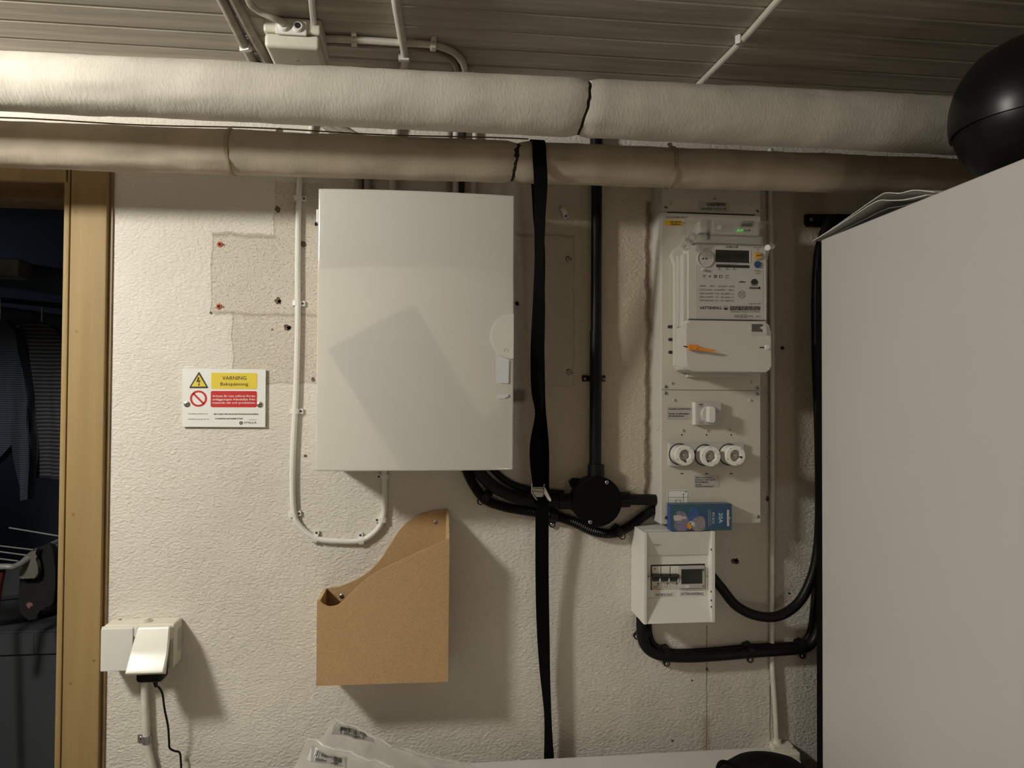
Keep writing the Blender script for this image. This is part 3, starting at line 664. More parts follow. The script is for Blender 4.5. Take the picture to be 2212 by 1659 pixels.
for px, py, lb in ((765, 91, 'cream clip on the ceiling cables near the junction box'), (936, 101, 'cream clip on the ceiling cables before they bend'), (1004, 158, 'cream clip where the ceiling cable meets the upper pipe')):
    clip_z(PZ(px, py, ZC-0.012)+Vector((0, 0, 0.012)), (1, 0.05, 0) if px < 1000 else (0.1, 1, 0), lb, None, 'cream_plastic', 0.0065)
q = [PZ(1730, -50, zs), PZ(1690, -10, zs), PZ(1605, 86, zs), PZ(1506, 186, zs), P(1420, 270, -0.01)]
tag(obj('conduit', tube(NB(), [q[0]+(q[0]-q[1])*3]+q[:4]+[q[3]+(q[3]-q[2])*0.5], 0.0065, 10), 'conduit_white'), 'thin cream conduit crossing the dark ceiling diagonally on the right', 'conduit')
clip_z(PZ(1598, 93, ZC-0.014)+Vector((0, 0, 0.014)), (-0.8, 1, 0), 'white clip on the diagonal ceiling conduit', None, 'white_plastic', 0.0065)
for px, r, m, lb in ((1001, 0.006, 'dark_hole', 'black cable dropping behind the pipes to the cabinet top'), (1026, 0.006, 'conduit_white', 'short pale cable dropping behind the pipes, rightmost over the cabinet')):
    q = [Vector((P(px, 200, -0.01).x, -0.01, ZC-0.01)), P(px, 300, -0.01), P(px-4, 430, -0.01)]
    tag(obj('cable', tube(NB(), q, r, 10), m), lb, 'cable')

# ================================================================== black strap
def ribbon(bm, pts, thick=0.0014):               # pts: (px, py, y, width px, twist degrees)
    cs = spline([P(p[0], p[1], p[2]) for p in pts], 8); ws = spline([Vector((p[3]*S(P(p[0], p[1], p[2])), math.radians(p[4]), 0)) for p in pts], 8)
    n = len(cs); rr = []
    for i in range(n):
        t_ = (cs[min(i+1, n-1)]-cs[max(i-1, 0)]).normalized(); s_ = Vector((1, 0, 0)); s_ = (s_-t_*s_.dot(t_)).normalized(); q = t_.cross(s_)
        a = ws[i].y; d = s_*math.cos(a)+q*math.sin(a); nn = t_.cross(d)
        w = ws[i].x/2
        rr.append([bm.verts.new(cs[i]+d*u+nn*v) for u, v in ((-w, -thick/2), (w, -thick/2), (w, thick/2), (-w, thick/2))])
    for a, c_ in zip(rr, rr[1:]):
        for k in range(4): bm.faces.new((a[k], a[(k+1) % 4], c_[(k+1) % 4], c_[k]))
    bm.faces.new(rr[0][::-1]); bm.faces.new(rr[-1]); return bm
t = thing('lashing_strap', 'black webbing strap with metal buckle slung over the lower pipe', 'strap', P(1168, 1060, -0.06))
yf = YL-0.050
xs_ = P(1166, 345, yf).x; cL, rL = at_l(xs_)
def on_pipe(ang, off=0.004):                      # angle from the top towards the front
    return Vector((xs_, cL.y-math.sin(ang)*(rL+off), cL.z+math.cos(ang)*(rL+off)))
def ribbon3(bm, pts, thick=0.0014):              # pts: (point, width m, twist)
    cs = spline([p[0] for p in pts], 8); ws = spline([Vector((p[1], math.radians(p[2]), 0)) for p in pts], 8); n = len(cs); rr = []
    for i in range(n):
        t_ = (cs[min(i+1, n-1)]-cs[max(i-1, 0)]).normalized(); s_ = Vector((1, 0, 0)); s_ = (s_-t_*s_.dot(t_)).normalized(); q = t_.cross(s_)
        a = ws[i].y; d = s_*math.cos(a)+q*math.sin(a); nn = t_.cross(d); w = ws[i].x/2
        rr.append([bm.verts.new(cs[i]+d*u+nn*v) for u, v in ((-w, -thick/2), (w, -thick/2), (w, thick/2), (-w, thick/2))])
    for a, c_ in zip(rr, rr[1:]):
        for k in range(4): bm.faces.new((a[k], a[(k+1) % 4], c_[(k+1) % 4], c_[k]))
    bm.faces.new(rr[0][::-1]); bm.faces.new(rr[-1]); return bm
w = 0.0275
fr = [(on_pipe(a), w, 0) for a in (-1.9, -1.2, -0.5, 0.1, 0.7, 1.2, 1.6)]
fr += [(P(1168, 395, yf+0.008), w, 10), (P(1166, 470, yf+0.032), w*0.9, 32), (P(1165, 560, yf+0.058), w, 55), (P(1164, 660, yf+0.082), w, 30), (P(1161, 760, yf+0.104), w*1.08, 5), (P(1161, 840, yf+0.120), w, 20), (P(1164, 895, yf+0.131), w*0.9, 58), (P(1157, 960, yf+0.142), w*0.95, 30), (P(1160, 1010, yf+0.152), w*1.05, 0), (P(1165, 1050, yf+0.158), w, 0), (P(1168, 1075, yf+0.159), w, 0)]
obj('webbing', ribbon3(NB(), fr), 'webbing', t)
bk = [(on_pipe(a), w, 0) for a in (-1.75, -2.1)] + [(P(1159, 396, -0.10), w*0.9, 25), (P(1162, 470, -0.10), w*0.85, 40), (P(1169, 560, -0.098), w*0.8, 50), (P(1168, 680, -0.088), w*0.7, 50), (P(1168, 800, -0.078), w*0.8, 48), (P(1171, 880, -0.070), w*0.7, 48), (P(1176, 960, -0.062), w*0.75, 30), (P(1176, 1030, -0.056), w*0.8, 30), (P(1172, 1090, -0.058), w, 5),
      (P(1171, 1120, -0.055), w*1.07, 0), (P(1171, 1250, -0.042), w*1.08, 0), (P(1173, 1350, -0.036), w*1.04, 8), (P(1177, 1450, -0.032), w*0.9, 30), (P(1183, 1540, -0.030), w*0.72, 46), (P(1185, 1600, -0.029), w*0.78, 40), (P(1186, 1640, -0.028), w*0.87, 30), (P(1187, 1720, -0.026), w*0.9, 20)]
obj('webbing', ribbon3(NB(), bk), 'webbing', t)
yf += 0.072
cb_ = P(1166, 1062, yf+0.080); s = S(cb_)
bk_ = NB()
def bp3(px, py, y): return P(px, py, y)
for pts, r in (([(1149, 1045), (1148, 1052), (1149, 1053), (1174, 1053), (1176, 1046)], 0.0012), ([(1149, 1053), (1148, 1063), (1154, 1073), (1160, 1080)], 0.0013)):
    tube(bk_, [P(a, b__, yf+0.08) for a, b__ in pts], r, 8, smooth=False)
bkl = obj('buckle', bk_, 'steel', t)
obj('buckle_plate', prism(NB(), pxpoly([(1150, 1055), (1174, 1055), (1176, 1066), (1172, 1074), (1158, 1074), (1151, 1064)], yf+0.081), yf+0.081, yf+0.085, 0.001), 'dull_steel', t)
obj('buckle_lever', prism(NB(), pxpoly([(1176, 1052), (1178, 1053), (1191, 1078), (1191, 1082), (1188, 1084), (1183, 1080), (1175, 1066)], yf+0.074), yf+0.074, yf+0.080, 0.0012), 'steel', t)
obj('buckle_bar', tube(NB(), [P(1151, 1062, yf+0.078), P(1172, 1064, yf+0.078)], 0.0012, 8), 'steel', t)

# ================================================================== black conduit, round box, hoses
XK = P(1288, 600, -0.02).x
t = thing('black_conduit', 'black vertical conduit beside the strap, running into the round black box', 'conduit', P(1288, 700, -0.02))
b_ = NB(); tube(b_, [Vector((XK, -0.02, ZC-0.02)), Vector((XK, -0.02, P(1285, 1015, -0.02).z))], 0.0125, 16, smooth=False); obj('pipe', b_, 'black_plastic', t)
b_ = NB(); tube(b_, [P(1287, 715, -0.02), P(1286, 1012, -0.02)], 0.0138, 16, smooth=False); obj('coupling', b_, 'black_plastic', t)
b_ = NB(); tube(b_, [P(1288, 300, -0.02), P(1288, 318, -0.02)], 0.0145, 16, smooth=False); obj('coupling', b_, 'black_plastic', t)
t2 = thing('pipe_clip', 'black saddle clip holding the vertical black conduit', 'pipe clip', P(1283, 818, 0))
b_ = NB(); pxbox(b_, 1258, 811, 1308, 824, -0.006, 0.0, 0.001); obj('foot', b_, 'black_plastic', t2)
b_ = NB(); c = P(1286, 818, -0.02); lathe(b_, (XK, -0.02, c.z), [(0.0158, -0.0065), (0.0158, 0.0065)], 'z', 20); obj('saddle', b_, 'black_plastic', t2)
screw(t2, 1264, 818, 3, -0.0065, 'dull_steel'); screw(t2, 1304, 819, 3, -0.0065, 'dull_steel')
t = thing('round_junction_box', 'round black junction box where the black conduits meet', 'junction box', P(1291, 1084, -0.03))
c = P(1291, 1084, -0.055); s = S(c); R = 54*s
obj('housing', lathe(NB(), (c.x, 0, c.z), [(R*0.96, 0), (R*0.98, -0.03), (R*0.94, -0.045)], 'y', 40), 'black_plastic', t)
cv = obj('cover', lathe(NB(), (c.x, 0, c.z), [(R, -0.043), (R, -0.054), (R*0.95, -0.058), (R*0.9, -0.0585)], 'y', 40), 'black_matt', t)
screw(cv, 1311, 1042, 4.2, -0.059, 'dull_steel'); screw(cv, 1275, 1128, 4.2, -0.059, 'dull_steel')
obj('ear', prism(NB(), pxpoly([(1230, 1040), (1238, 1033), (1252, 1034), (1262, 1046), (1246, 1058), (1234, 1052)], -0.012), -0.012, 0.0, 0.001), 'black_plastic', t)
zg = P(1286, 1020, -0.024)
b_ = NB(); tube(b_, [Vector((XK, -0.024, P(1285, 1003, -0.024).z)), Vector((XK, -0.024, P(1285, 1042, -0.024).z))], 0.019, 18, smooth=False); obj('spout', b_, 'black_plastic', t)
b_ = NB(); tube(b_, [P(1207, 1083, -0.026), P(1250, 1083, -0.026)], 0.0175, 18, smooth=False); obj('spout', b_, 'black_plastic', t)
b_ = NB(); tube(b_, [P(1335, 1079, -0.026), P(1359, 1079, -0.026)], 0.0175, 18, smooth=False); obj('spout', b_, 'black_plastic', t)
q = [P(1355, 1079, -0.026), P(1400, 1079, -0.026), P(1413, 1080, -0.027), P(1420, 1086, -0.03), P(1424, 1096, -0.036)]
b_ = NB(); tube(b_, q[:2]+[P(1418, 1080, -0.026)], 0.0125, 16, smooth=False); tag(obj('conduit', b_, 'black_plastic'), 'short black conduit between the round box and the meter cabinet', 'conduit')
q = [P(a, b__, -0.026) for a, b__ in ((1020, 985), (1036, 1020), (1062, 1048), (1100, 1068), (1140, 1078), (1180, 1082), (1215, 1083))]
tag(obj('conduit', tube(NB(), q, 0.0135, 16), 'black_plastic'), 'smooth black conduit curving from under the cabinet to the round box', 'conduit')
q = [P(a, b__, -0.010) for a, b__ in ((1040, 985), (1052, 1018), (1080, 1046), (1110, 1062), (1150, 1071), (1210, 1078))]
tag(obj('conduit', tube(NB(), [v+Vector((0.008, 0.0, 0.012)) for v in q], 0.008, 12), 'black_plastic'), 'thin black conduit just above the smooth curved one', 'conduit')
def corr(u, i): return 0.0118 if i % 2 else 0.0098
q = [P(a, b__, -0.014) for a, b__ in ((998, 985), (1010, 1020), (1026, 1052), (1050, 1080), (1090, 1095), (1140, 1104), (1190, 1112), (1240, 1128), (1285, 1148), (1325, 1152), (1358, 1138), (1390, 1115), (1418, 1098), (1430, 1090))]
L_ = spline(q, 40); tot = sum((b__-a).length for a, b__ in zip(L_, L_[1:]))
rs = [L_[0]]; acc = 0; st = tot/round(tot/0.0026)
for a, b__ in zip(L_, L_[1:]):
    d = (b__-a).length
    while acc+d >= st:
        k = (st-acc)/d; a = a+(b__-a)*k; rs.append(a); d = (b__-a).length; acc = 0
    acc += d
tag(obj('corrugated_hose', tube(NB(), rs, 0.011, 14, rfun=corr, smooth=False), 'black_plastic'), 'black corrugated hose snaking under the round black box', 'hose')
def pclip(px, py, spx, spy, lb, group, yh=-0.014, r=0.0145, y=0):
    """black pipe clip: a ring over the hose and a screwed foot"""
    c = P(px, py, yh); f_ = P(spx, spy, -0.008); t = thing('pipe_clip', lb, 'pipe clip', (c.x, 0, c.z), group)
    d = Vector((f_.x-c.x, 0, f_.z-c.z)).normalized(); al = Vector((-d.z, 0, d.x))
    b_ = NB(); w = 0.008
    pts = [(math.cos(a)*r, math.sin(a)*r) for a in [math.pi*k/10 for k in range(11)]]
    a = []; e_ = []
    for sgn, arr in ((-1, a), (1, e_)):
        for u, v in [(r, -yh)] + pts + [(-r, -yh)]:
            arr.append(b_.verts.new(Vector((c.x, yh, c.z))+d*u+al*(sgn*w)+Vector((0, -v if (u, v) not in ((r, -yh), (-r, -yh)) else -yh-0.0, 0))))
    b_.faces.new(a); b_.faces.new(e_[::-1])
    for i in range(len(a)): b_.faces.new((a[i], a[(i+1) % len(a)], e_[(i+1) % len(a)], e_[i]))
    obj('saddle', b_, 'black_plastic', t)
    pts = [(f_.x+0.0075*math.cos(2*math.pi*k/14), f_.z+0.0075*math.sin(2*math.pi*k/14)) for k in range(14)]
    b_ = prism(NB(), pts, -0.008, 0.0, 0.001)
    m_ = [Vector((f_.x, 0, f_.z))+al*s_*0.0072 for s_ in (-1, 1)]; n_ = [Vector((c.x, 0, c.z))+al*s_*w+d*r*0.8 for s_ in (-1, 1)]
    prism(b_, [(v.x, v.z) for v in (m_[0], m_[1], n_[1], n_[0])], -0.0075, 0.0)
    obj('foot', b_, 'black_plastic', t); screw(t, spx, spy, 4.2, -0.0088, 'steel')
    return t
G = 'black clips on the corrugated hose'
pclip(1050, 1072, 1038, 1084, 'black clip on the corrugated hose nearest the white cabinet', G); pclip(1196, 1113, 1193, 1133, 'black clip on the corrugated hose just right of the strap', G); pclip(1336, 1147, 1345, 1159, 'black clip on the corrugated hose under the round box', G)

# ================================================================== meter cabinet
YM = -0.062
t = thing('meter_cabinet', 'tall narrow grey-white meter cabinet with plates, main switch and fuses', 'cabinet', P(1535, 1134, -0.03))
mx0, mx1 = P(1428, 780, YM).x, P(1642.5, 780, YM).x; mzt = P(1535, 330, YM).z; mzb = P(1535, 1132, YM).z
obj('box_body', box(NB(), (mx0, YM+0.003, mzb), (mx1, -0.0005, mzt), 0.003), 'meter_side', t)
zA = P(1535, 461, YM).z; zB = P(1535, 843, YM).z
for nm, z0_, z1_ in (('top_plate', zA+0.0015, mzt), ('meter_plate', zB+0.001, zA-0.0015), ('fuse_plate', mzb+0.001, zB-0.001)):
    obj(nm, box(NB(), (mx0+0.0015, YM, z0_), (mx1, YM+0.0036, z1_), 0.0008), 'grey_plate', t)
e = YM-0.0004
obj('slit', prism(NB(), pxpoly([(1441, 457.6), (1630, 463.5), (1630, 466), (1441, 460)], e), e, YM+0.001), 'ink', t, 0)
for px, py in ((1438, 449), (1636, 457), (1438, 835.5), (1636, 838.5), (1438, 849), (1636, 851), (1437.5, 1117.5), (1637, 1116)): screw(t, px, py, 4, YM-0.0008, 'dull_steel')
obj('knockout', frame(NB(), [(p[0], p[1]) for p in circ(Vector((mx0-0.0, 0, P(1420, 912, YM).z)), 0.020, 24)], circ(Vector((mx0, 0, P(1420, 912, YM).z)), 0.0185, 24), YM+0.02, YM+0.021), 'meter_grey', t) if False else None
def knock(zpx):                                   # pressed knock-outs in the left side
    c = P(1418, zpx, -0.035); b_ = NB()
    lathe(b_, (mx0, -0.033, c.z), [(0.021, 0.001), (0.021, -0.0012), (0.0195, -0.0016), (0.018, -0.0008)], 'x', 24); obj('knockout', b_, 'meter_side', t)
for zpx in (440, 540, 912): knock(zpx)
for px, py in ((1450, 827), (1625, 826), (1455, 863), (1619, 864), (1473, 928.5), (1526, 928.5), (1579, 928.5), (1450, 440), (1624, 444)):
    c = P(px, py, YM); b_ = box(NB(), (c.x-0.002, YM-0.004, c.z-0.003), (c.x+0.0005, YM, c.z+0.003)); obj('nub', b_, 'grey_plate', t, 0)
obj('barcode_label', pxbox(NB(), 1509, 436, 1576, 456, e, YM), 'label_grey', t, 0)
bars(t, 1527, 438, 1568, 445, e-0.0003, 26, seed=3); text(t, '00147300 10 03 01 00', 1515, 1569, 451, 4.4, e-0.0003, bold=0.02)
obj('plate_mark', disc(NB(), 1544, 429, 2, e, YM, 10), 'ink_grey', t)
text(t, 'PLATS FÖR SKYLT', 1439, 1487, 469.6, 4.2, e, bold=0.006)
obj('yellow_label', prism(NB(), pxpoly([(1436.5, 475), (1476, 476), (1476, 488), (1436.5, 487.3)], e), e, YM), 'yellow_label', t, 0)
text(t, 'ANL NR 999', 1447, 1473, 479.6, 3.2, e-0.0003, bold=0.03); text(t, '735999108', 1449, 1471, 484.6, 3, e-0.0003, bold=0.03)
for px, py, w in ((1450, 706, 8), (1449, 733.5, 5.5), (1449, 761, 5.5)):
    obj('slot_hole', prism(NB(), pxrrect(px-w, py-3.4, px+w, py+3.4, e, 3.3), e, YM+0.001), 'ink', t)
for px, nm in ((1473, 0), (1526.5, 0), (1579.5, 0)):
    obj('peep_hole', disc(NB(), px, 939.5, 1.8, e, YM+0.001, 10), 'ink', t); obj('vent_slot', pxbox(NB(), px-3, 1022, px+3, 1024.3, e, YM+0.001), 'ink', t, 0)
o = obj('label_plate', prism(NB(), pxrrect(1441, 879, 1496, 906, e, 1), e-0.0003, YM), 'label_grey', t)
for sx, a, b__, yy in (('Kundens strömbrytare', 1444.5, 1492, 883), ('Bryter ej spänningen', 1444.5, 1489, 893.2), ('till mätsystemet', 1444.5, 1478, 898.4)): text(o, sx, a, b__, yy, 3.2, e-0.0006, bold=0.025)
o = obj('label_plate', prism(NB(), pxrrect(1499.5, 1026, 1554, 1053, e, 1), e-0.0003, YM), 'label_grey', t)
for sx, a, b__, yy in (('Skall ej användas för', 1502, 1539, 1031.6), ('brytning av spänning till', 1502, 1543.5, 1036.2), ('kundanläggning.', 1502, 1530, 1041), ('Använd', 1502.5, 1515, 1046.4), ('"Kundens strömbrytare"', 1502.5, 1542, 1050.6)): text(o, sx, a, b__, yy, 2.8, e-0.0006, bold=0.02)
o = obj('diagram_label', pxbox(NB(), 1441.5, 1057.5, 1488.5, 1110, e, YM), 'sign_white', t, 0)
b_ = NB(); e3 = e-0.0003
for x0_, y0_, x1_, y1_ in ((1443, 1059.5, 1486.5, 1060.2), (1443, 1059.5, 1443.7, 1108), (1485.8, 1059.5, 1486.5, 1108), (1443, 1074, 1486.5, 1074.7), (1476, 1067, 1476.7, 1108), (1459, 1080, 1470.5, 1080.7), (1459, 1080, 1459.7, 1090), (1470, 1080, 1470.6, 1090), (1479, 1061.3, 1484, 1062.8)): pxbox(b_, x0_, y0_, x1_, y1_, e3, e)
disc(b_, 1476.3, 1067.5, 1.3, e3, e, 8); obj('diagram_lines', b_, 'ink_grey', o, 0)
# main switch
sw = obj('main_switch', pxbox(NB(), 1503, 868.5, 1559, 918.5, YM-0.016, YM, 0.002), 'strip_grey', t)
obj('switch_flank', pxbox(NB(), 1500.5, 869, 1507, 918, YM-0.0155, YM, 0.001), 'white_plastic', sw)
kc = P(1532, 895, YM-0.017); s = S(kc)
obj('dial', lathe(NB(), (kc.x, YM-0.016, kc.z), [(20*s, 0.0), (20*s, -0.002), (16*s, -0.005), (12*s, -0.005)], 'y', 28), 'meter_grey', sw)
b_ = prism(NB(), rrect(kc.x-0.002, kc.z, 0.013, 0.035, 0.003), YM-0.040, YM-0.017, 0.002); obj('switch_knob', b_, 'white_plastic', sw)
text(sw, 'GARO', 1510, 1519, 873.5, 3, YM-0.0164, bold=0.03); text(sw, 'HB 263', 1511, 1518, 878, 2, YM-0.0164); text(sw, '40A 400V', 1510, 1521, 911, 2, YM-0.0164); text(sw, 'AC-22A', 1510, 1520, 914.5, 2, YM-0.0164)
# fuse strip
fs = obj('fuse_strip', pxbox(NB(), 1450, 957, 1607, 1007, YM-0.012, YM, 0.001), 'strip_grey', t)
obj('strip_flank', pxbox(NB(), 1446, 957, 1450.5, 1006.5, YM-0.0115, YM, 0.0006), 'grey_plate', fs)
yF = YM-0.048
for px, py, an in ((1480, 984, -90), (1536, 986, -125), (1589.5, 984.5, -15)):
    c = P(px, py, yF); s = S(c); r = 22.5*s; cr = r*0.55
    obj('fuse_collar', lathe(NB(), (c.x, YM-0.012, c.z), [(r*1.08, 0), (r*1.08, -0.001), (r*1.02, -0.001)], 'y', 30), 'ink', fs)
    b_ = NB(); lathe(b_, (c.x, 0, c.z), [(r*0.98, YM-0.011), (r*0.92, YM-0.03), (r, YM-0.036), (r, yF+0.003), (r*0.94, yF), (cr*1.06, yF-0.0005), (cr, yF+0.002), (cr*0.85, yF+0.012), (0.004, yF+0.013)], 'y', 36)
    fz = obj('fuse_cap', b_, 'porcelain', fs)
    obj('fuse_window', lathe(NB(), (c.x, 0, c.z), [(cr*0.8, yF+0.0128), (cr*0.8, yF+0.0105), (cr*0.3, yF+0.0100)], 'y', 24), 'meter_grey', fz)
    obj('fuse_pip', lathe(NB(), (c.x, 0, c.z), [(0.0042, yF+0.011), (0.0042, yF+0.004), (0.003, yF+0.003)], 'y', 16), 'dull_steel', fz)
    a = math.radians(an); obj('fuse_notch', lathe(NB(), (c.x+math.cos(a)*cr*1.02, yF, c.z+math.sin(a)*cr*1.02), [(2.4*s, 0.004), (2.4*s, -0.0011)], 'y', 12), 'ink', fz)
    for k in range(4):
        a2 = a+math.radians(62+k*78); obj('pin_hole', lathe(NB(), (c.x+math.cos(a2)*r*0.86, yF, c.z+math.sin(a2)*r*0.86), [(1.0*s, 0.002), (1.0*s, -0.0004)], 'y', 8), 'ink', fz)

# ================================================================== electricity meter
t = thing('electricity_meter', 'white electricity meter with dark display and clear top cover', 'meter', P(1570, 806, YM))
YB, YF2, YT = YM-0.0012, -0.118, -0.142
obj('meter_back', prism(NB(), pxpoly([(1452, 548), (1458, 538), (1481, 520), (1660, 526), (1664, 540), (1656, 560), (1656, 800), (1460, 790), (1460, 570)], -0.085), -0.085, YB, 0.002), 'meter_side', t)
obj('meter_rib', pxbox(NB(), 1476.5, 548, 1486, 706, -0.112, -0.084, 0.001), 'meter_white', t)
obj('meter_rib', pxbox(NB(), 1464, 552, 1470, 706, -0.092, -0.084, 0.001), 'meter_white', t)
obj('meter_face', prism(NB(), pxpoly([(1487, 529), (1655, 532), (1656, 692), (1487, 690)], YF2), YF2, -0.083, 0.002), 'meter_white', t)
obj('face_label', prism(NB(), pxpoly([(1502.5, 528), (1648, 531), (1649, 691), (1502.5, 689.5)], YF2-0.0006), YF2-0.0006, YF2+0.002), 'meter_grey', t)
b_ = NB(); pxprism(b_, [(1481, 706), (1487, 700), (1487, 691), (1656.5, 693.5), (1657, 704), (1667, 714), (1668, 790), (1664, 799), (1655, 805), (1497, 803), (1486, 797), (1481, 786)], YT, YB, 0.004)
tc_ = obj('terminal_cover', b_, 'meter_white', t)
e = YF2-0.001
obj('display', pxbox(NB(), 1546, 540.5, 1619, 567, e-0.0006, YF2, 0.0), 'lcd', t, 0); obj('display_edge', pxbox(NB(), 1618.6, 542, 1621.5, 567, e-0.0008, YF2), 'print_white', t, 0)
text(t, '0049 0028', 1552, 1612, 553, 12, e-0.0010, 'lcd_digit')
text(t, 'S34U18', 1568, 1594, 533.4, 5.2, e, bold=0.005); text(t, 'I/O 5 sec', 1628, 1645, 534.5, 2.5, e, 'ink_grey')
obj('arrow_mark', prism(NB(), pxpoly([(1636, 538), (1638.6, 538), (1637.5, 541)], e), e, YF2), 'ink_grey', t, 0)
c = P(1523, 559, e); s = S(c)
po = obj('optical_port', frame(NB(), circ(c, 18.3*s, 36), circ(c, 16.8*s, 36), e-0.003, YF2), 'meter_white', t)
obj('port_disc', disc(NB(), 1523, 559, 16.8, e-0.0012, YF2, 32), 'meter_grey', po)
for px in (1519, 1526): obj('port_eye', disc(NB(), px, 558.7, 1.9, e-0.0018, e, 10), 'ink', po)
obj('port_peg', pxbox(NB(), 1518, 579, 1522, 583.5, e-0.008, YF2), 'meter_white', t); obj('port_peg', pxbox(NB(), 1518.5, 533.5, 1522, 537, e-0.008, YF2), 'meter_white', t)
text(t, 'Q1  Q2  Q3  Q4  Q5  Q6', 1547.5, 1593, 570, 2.4, e, 'ink_grey')
obj('indicator_bar', prism(NB(), pxrrect(1547, 573, 1619, 577.3, e, 2), e, YF2), 'ink', t)
for px, sx in ((1554, 'kWh'), (1571, 'Alarm'), (1586, 'kvarh')):
    obj('pointer', prism(NB(), pxpoly([(px-1.5, 580), (px+1.5, 580), (px, 577.8)], e), e, YF2), 'ink', t, 0); text(t, sx, px-4, px+5, 581.8, 2.4, e, 'ink_grey')
k_ = obj('knob', disc(NB(), 1638, 552, 8.4, e-0.004, YF2, 24, 0.0006), 'knob_orange', t); obj('knob_slot', prism(NB(), pxpoly([(1634, 550.8), (1647, 549.6), (1647, 552.8), (1634, 553.6)], e-0.0045), e-0.0045, e-0.003), 'casing_shaded', k_, 0)
obj('button', disc(NB(), 1637.5, 571, 7.6, e-0.003, YF2, 24, 0.0006), 'button_blue', t)
text(t, 'Display', 1630, 1645, 584.5, 3, e, 'ink_grey'); text(t, 'cycle', 1632, 1643, 590, 3, e, 'ink_grey')
b_ = NB()
def seg(bm, x0_, y0_, x1_, y1_, wpx, y):
    a, c_ = P(x0_, y0_, y), P(x1_, y1_, y); d = (c_-a).normalized(); n_ = Vector((-d.z, 0, d.x))*wpx*S(a)/2
    return prism(bm, [(v.x, v.z) for v in (a+n_, a-n_, c_-n_, c_+n_)], y, y+0.0003)
for sgm in ((1517.5, 593.5, 1521, 597), (1524.5, 593.5, 1521, 597), (1521, 597, 1521, 600), (1531.5, 596.8, 1536, 596.8), (1533.5, 594.5, 1533.5, 599), (1542.5, 594.2, 1548.5, 594.2), (1542.5, 599.8, 1548.5, 599.8), (1542.8, 594, 1542.8, 600), (1548.2, 594, 1548.2, 600), (1554, 594.3, 1558, 594.3), (1554, 600, 1558, 600), (1554, 594, 1554, 600.3), (1558, 594.3, 1561, 597), (1561, 597, 1558, 600), (1567, 595.4, 1575, 595.4), (1567, 599.8, 1575, 599.8)): seg(b_, *sgm, 0.9, e)
disc(b_, 1545.5, 597, 1.4, e, YF2, 8); obj('symbols', b_, 'ink', t, 0)
for sx, x1_, yy in (('3P4W', 1524.5, 617.8), ('0.25-5(100)A', 1538.5, 625.8), ('1000 imp/kWh', 1540.5, 633.8), ('1000 imp/kWh', 1540.5, 641.4), ('1000 imp/kvarh', 1542, 648.8)): text(t, sx, 1511.5, x1_, yy, 3.4, e, 'ink_grey', 0.004)
for sx, x0_, x1_, yy in (('IP54', 1534, 1543.5, 618), ('3K7(-40°C ~70°C)', 1551.5, 1586.5, 618.6), ('3x230/400V', 1543, 1567.5, 626), ('50Hz', 1574, 1584.5, 626.6), ('Cl.B', 1545, 1553, 634), ('EN 50470-1/3', 1557.5, 1585, 634.6), ('Cl.1', 1545, 1552.5, 641.8), ('IEC 62053-21', 1557.5, 1584.5, 642.2), ('Cl.2', 1545, 1552.5, 649.2), ('IEC 62053-23', 1557.5, 1585, 649.6)): text(t, sx, x0_, x1_, yy, 3.4, e, 'ink_grey', 0.004)
text(t, 'efima', 1596, 1610, 608.6, 3.2, e, 'ink', 0.03, shear=0.4)
em = obj('sun_emblem', prism(NB(), circ(P(1630, 610.5, e), 8.2*S(P(1630, 610, e)), 20, -15, 195), e, YF2), 'ink', t)
b_ = NB()
for k in range(5): seg(b_, 1630+(k-2)*1.6, 612, 1630+(k-2)*3.4, 618.2-abs(k-2)*0.7, 1.3, e)
obj('emblem_rays', b_, 'ink', t, 0)
b_ = NB(); pxbox(b_, 1619, 620.2, 1642, 624.2, e, YF2); pxbox(b_, 1639.5, 619, 1642.4, 624.2, e, YF2); obj('emblem_band', b_, 'ink_grey', t, 0)
c = P(1602.5, 636.2, e); s = S(c); wv = obj('wave_emblem', frame(NB(), circ(c, 8.2*s, 28), circ(c, 7.5*s, 28), e, YF2), 'ink_grey', t)
b_ = NB()
for k in range(4): seg(b_, 1597.5, 632+k*2.7, 1600.8, 631.2+k*2.7, 0.8, e); seg(b_, 1600.8, 631.2+k*2.7, 1604, 632.6+k*2.7, 0.8, e); seg(b_, 1604, 632.6+k*2.7, 1607.5, 631.6+k*2.7, 0.8, e)
obj('wave_lines', b_, 'ink_grey', wv, 0)
text(t, 'Scan for info', 1617.5, 1643.5, 655.8, 3.2, e, 'ink_grey')
text(t, 'VATTENFALL', 1511, 1560, 665, 6, e, 'ink', 0.02)
c = P(1568, 665, e); s = S(c); em = obj('half_disc_emblem', frame(NB(), circ(c, 4.7*s, 24), circ(c, 4.2*s, 24), e, YF2), 'ink', t)
obj('half_disc', prism(NB(), circ(c, 4.3*s, 14, 180, 360), e, YF2), 'ink', em, 0)
bars(t, 1577, 661.3, 1643.5, 670.5, e, 34, seed=9); text(t, '(9004)897342841077760866', 1578, 1642, 673.4, 2.6, e, 'ink_grey')
text(t, 'CE', 1585.5, 1595.5, 683, 5.4, e, 'ink'); text(t, 'M 23', 1600, 1611.5, 683.2, 3.6, e, 'ink_grey', 0.01)
b_ = NB(); 
for sg in ((1597.5, 679.6, 1613.5, 679.6), (1597.5, 686.6, 1613.5, 686.6), (1597.5, 679.6, 1597.5, 686.6), (1613.5, 679.6, 1613.5, 686.6)): seg(b_, *sg, 0.6, e)
obj('mark_frame', b_, 'ink_grey', t, 0); text(t, '0098', 1616, 1627, 683.2, 3.2, e, 'ink_grey'); text(t, '2023', 1632, 1642.5, 683.4, 3.2, e, 'ink_grey')
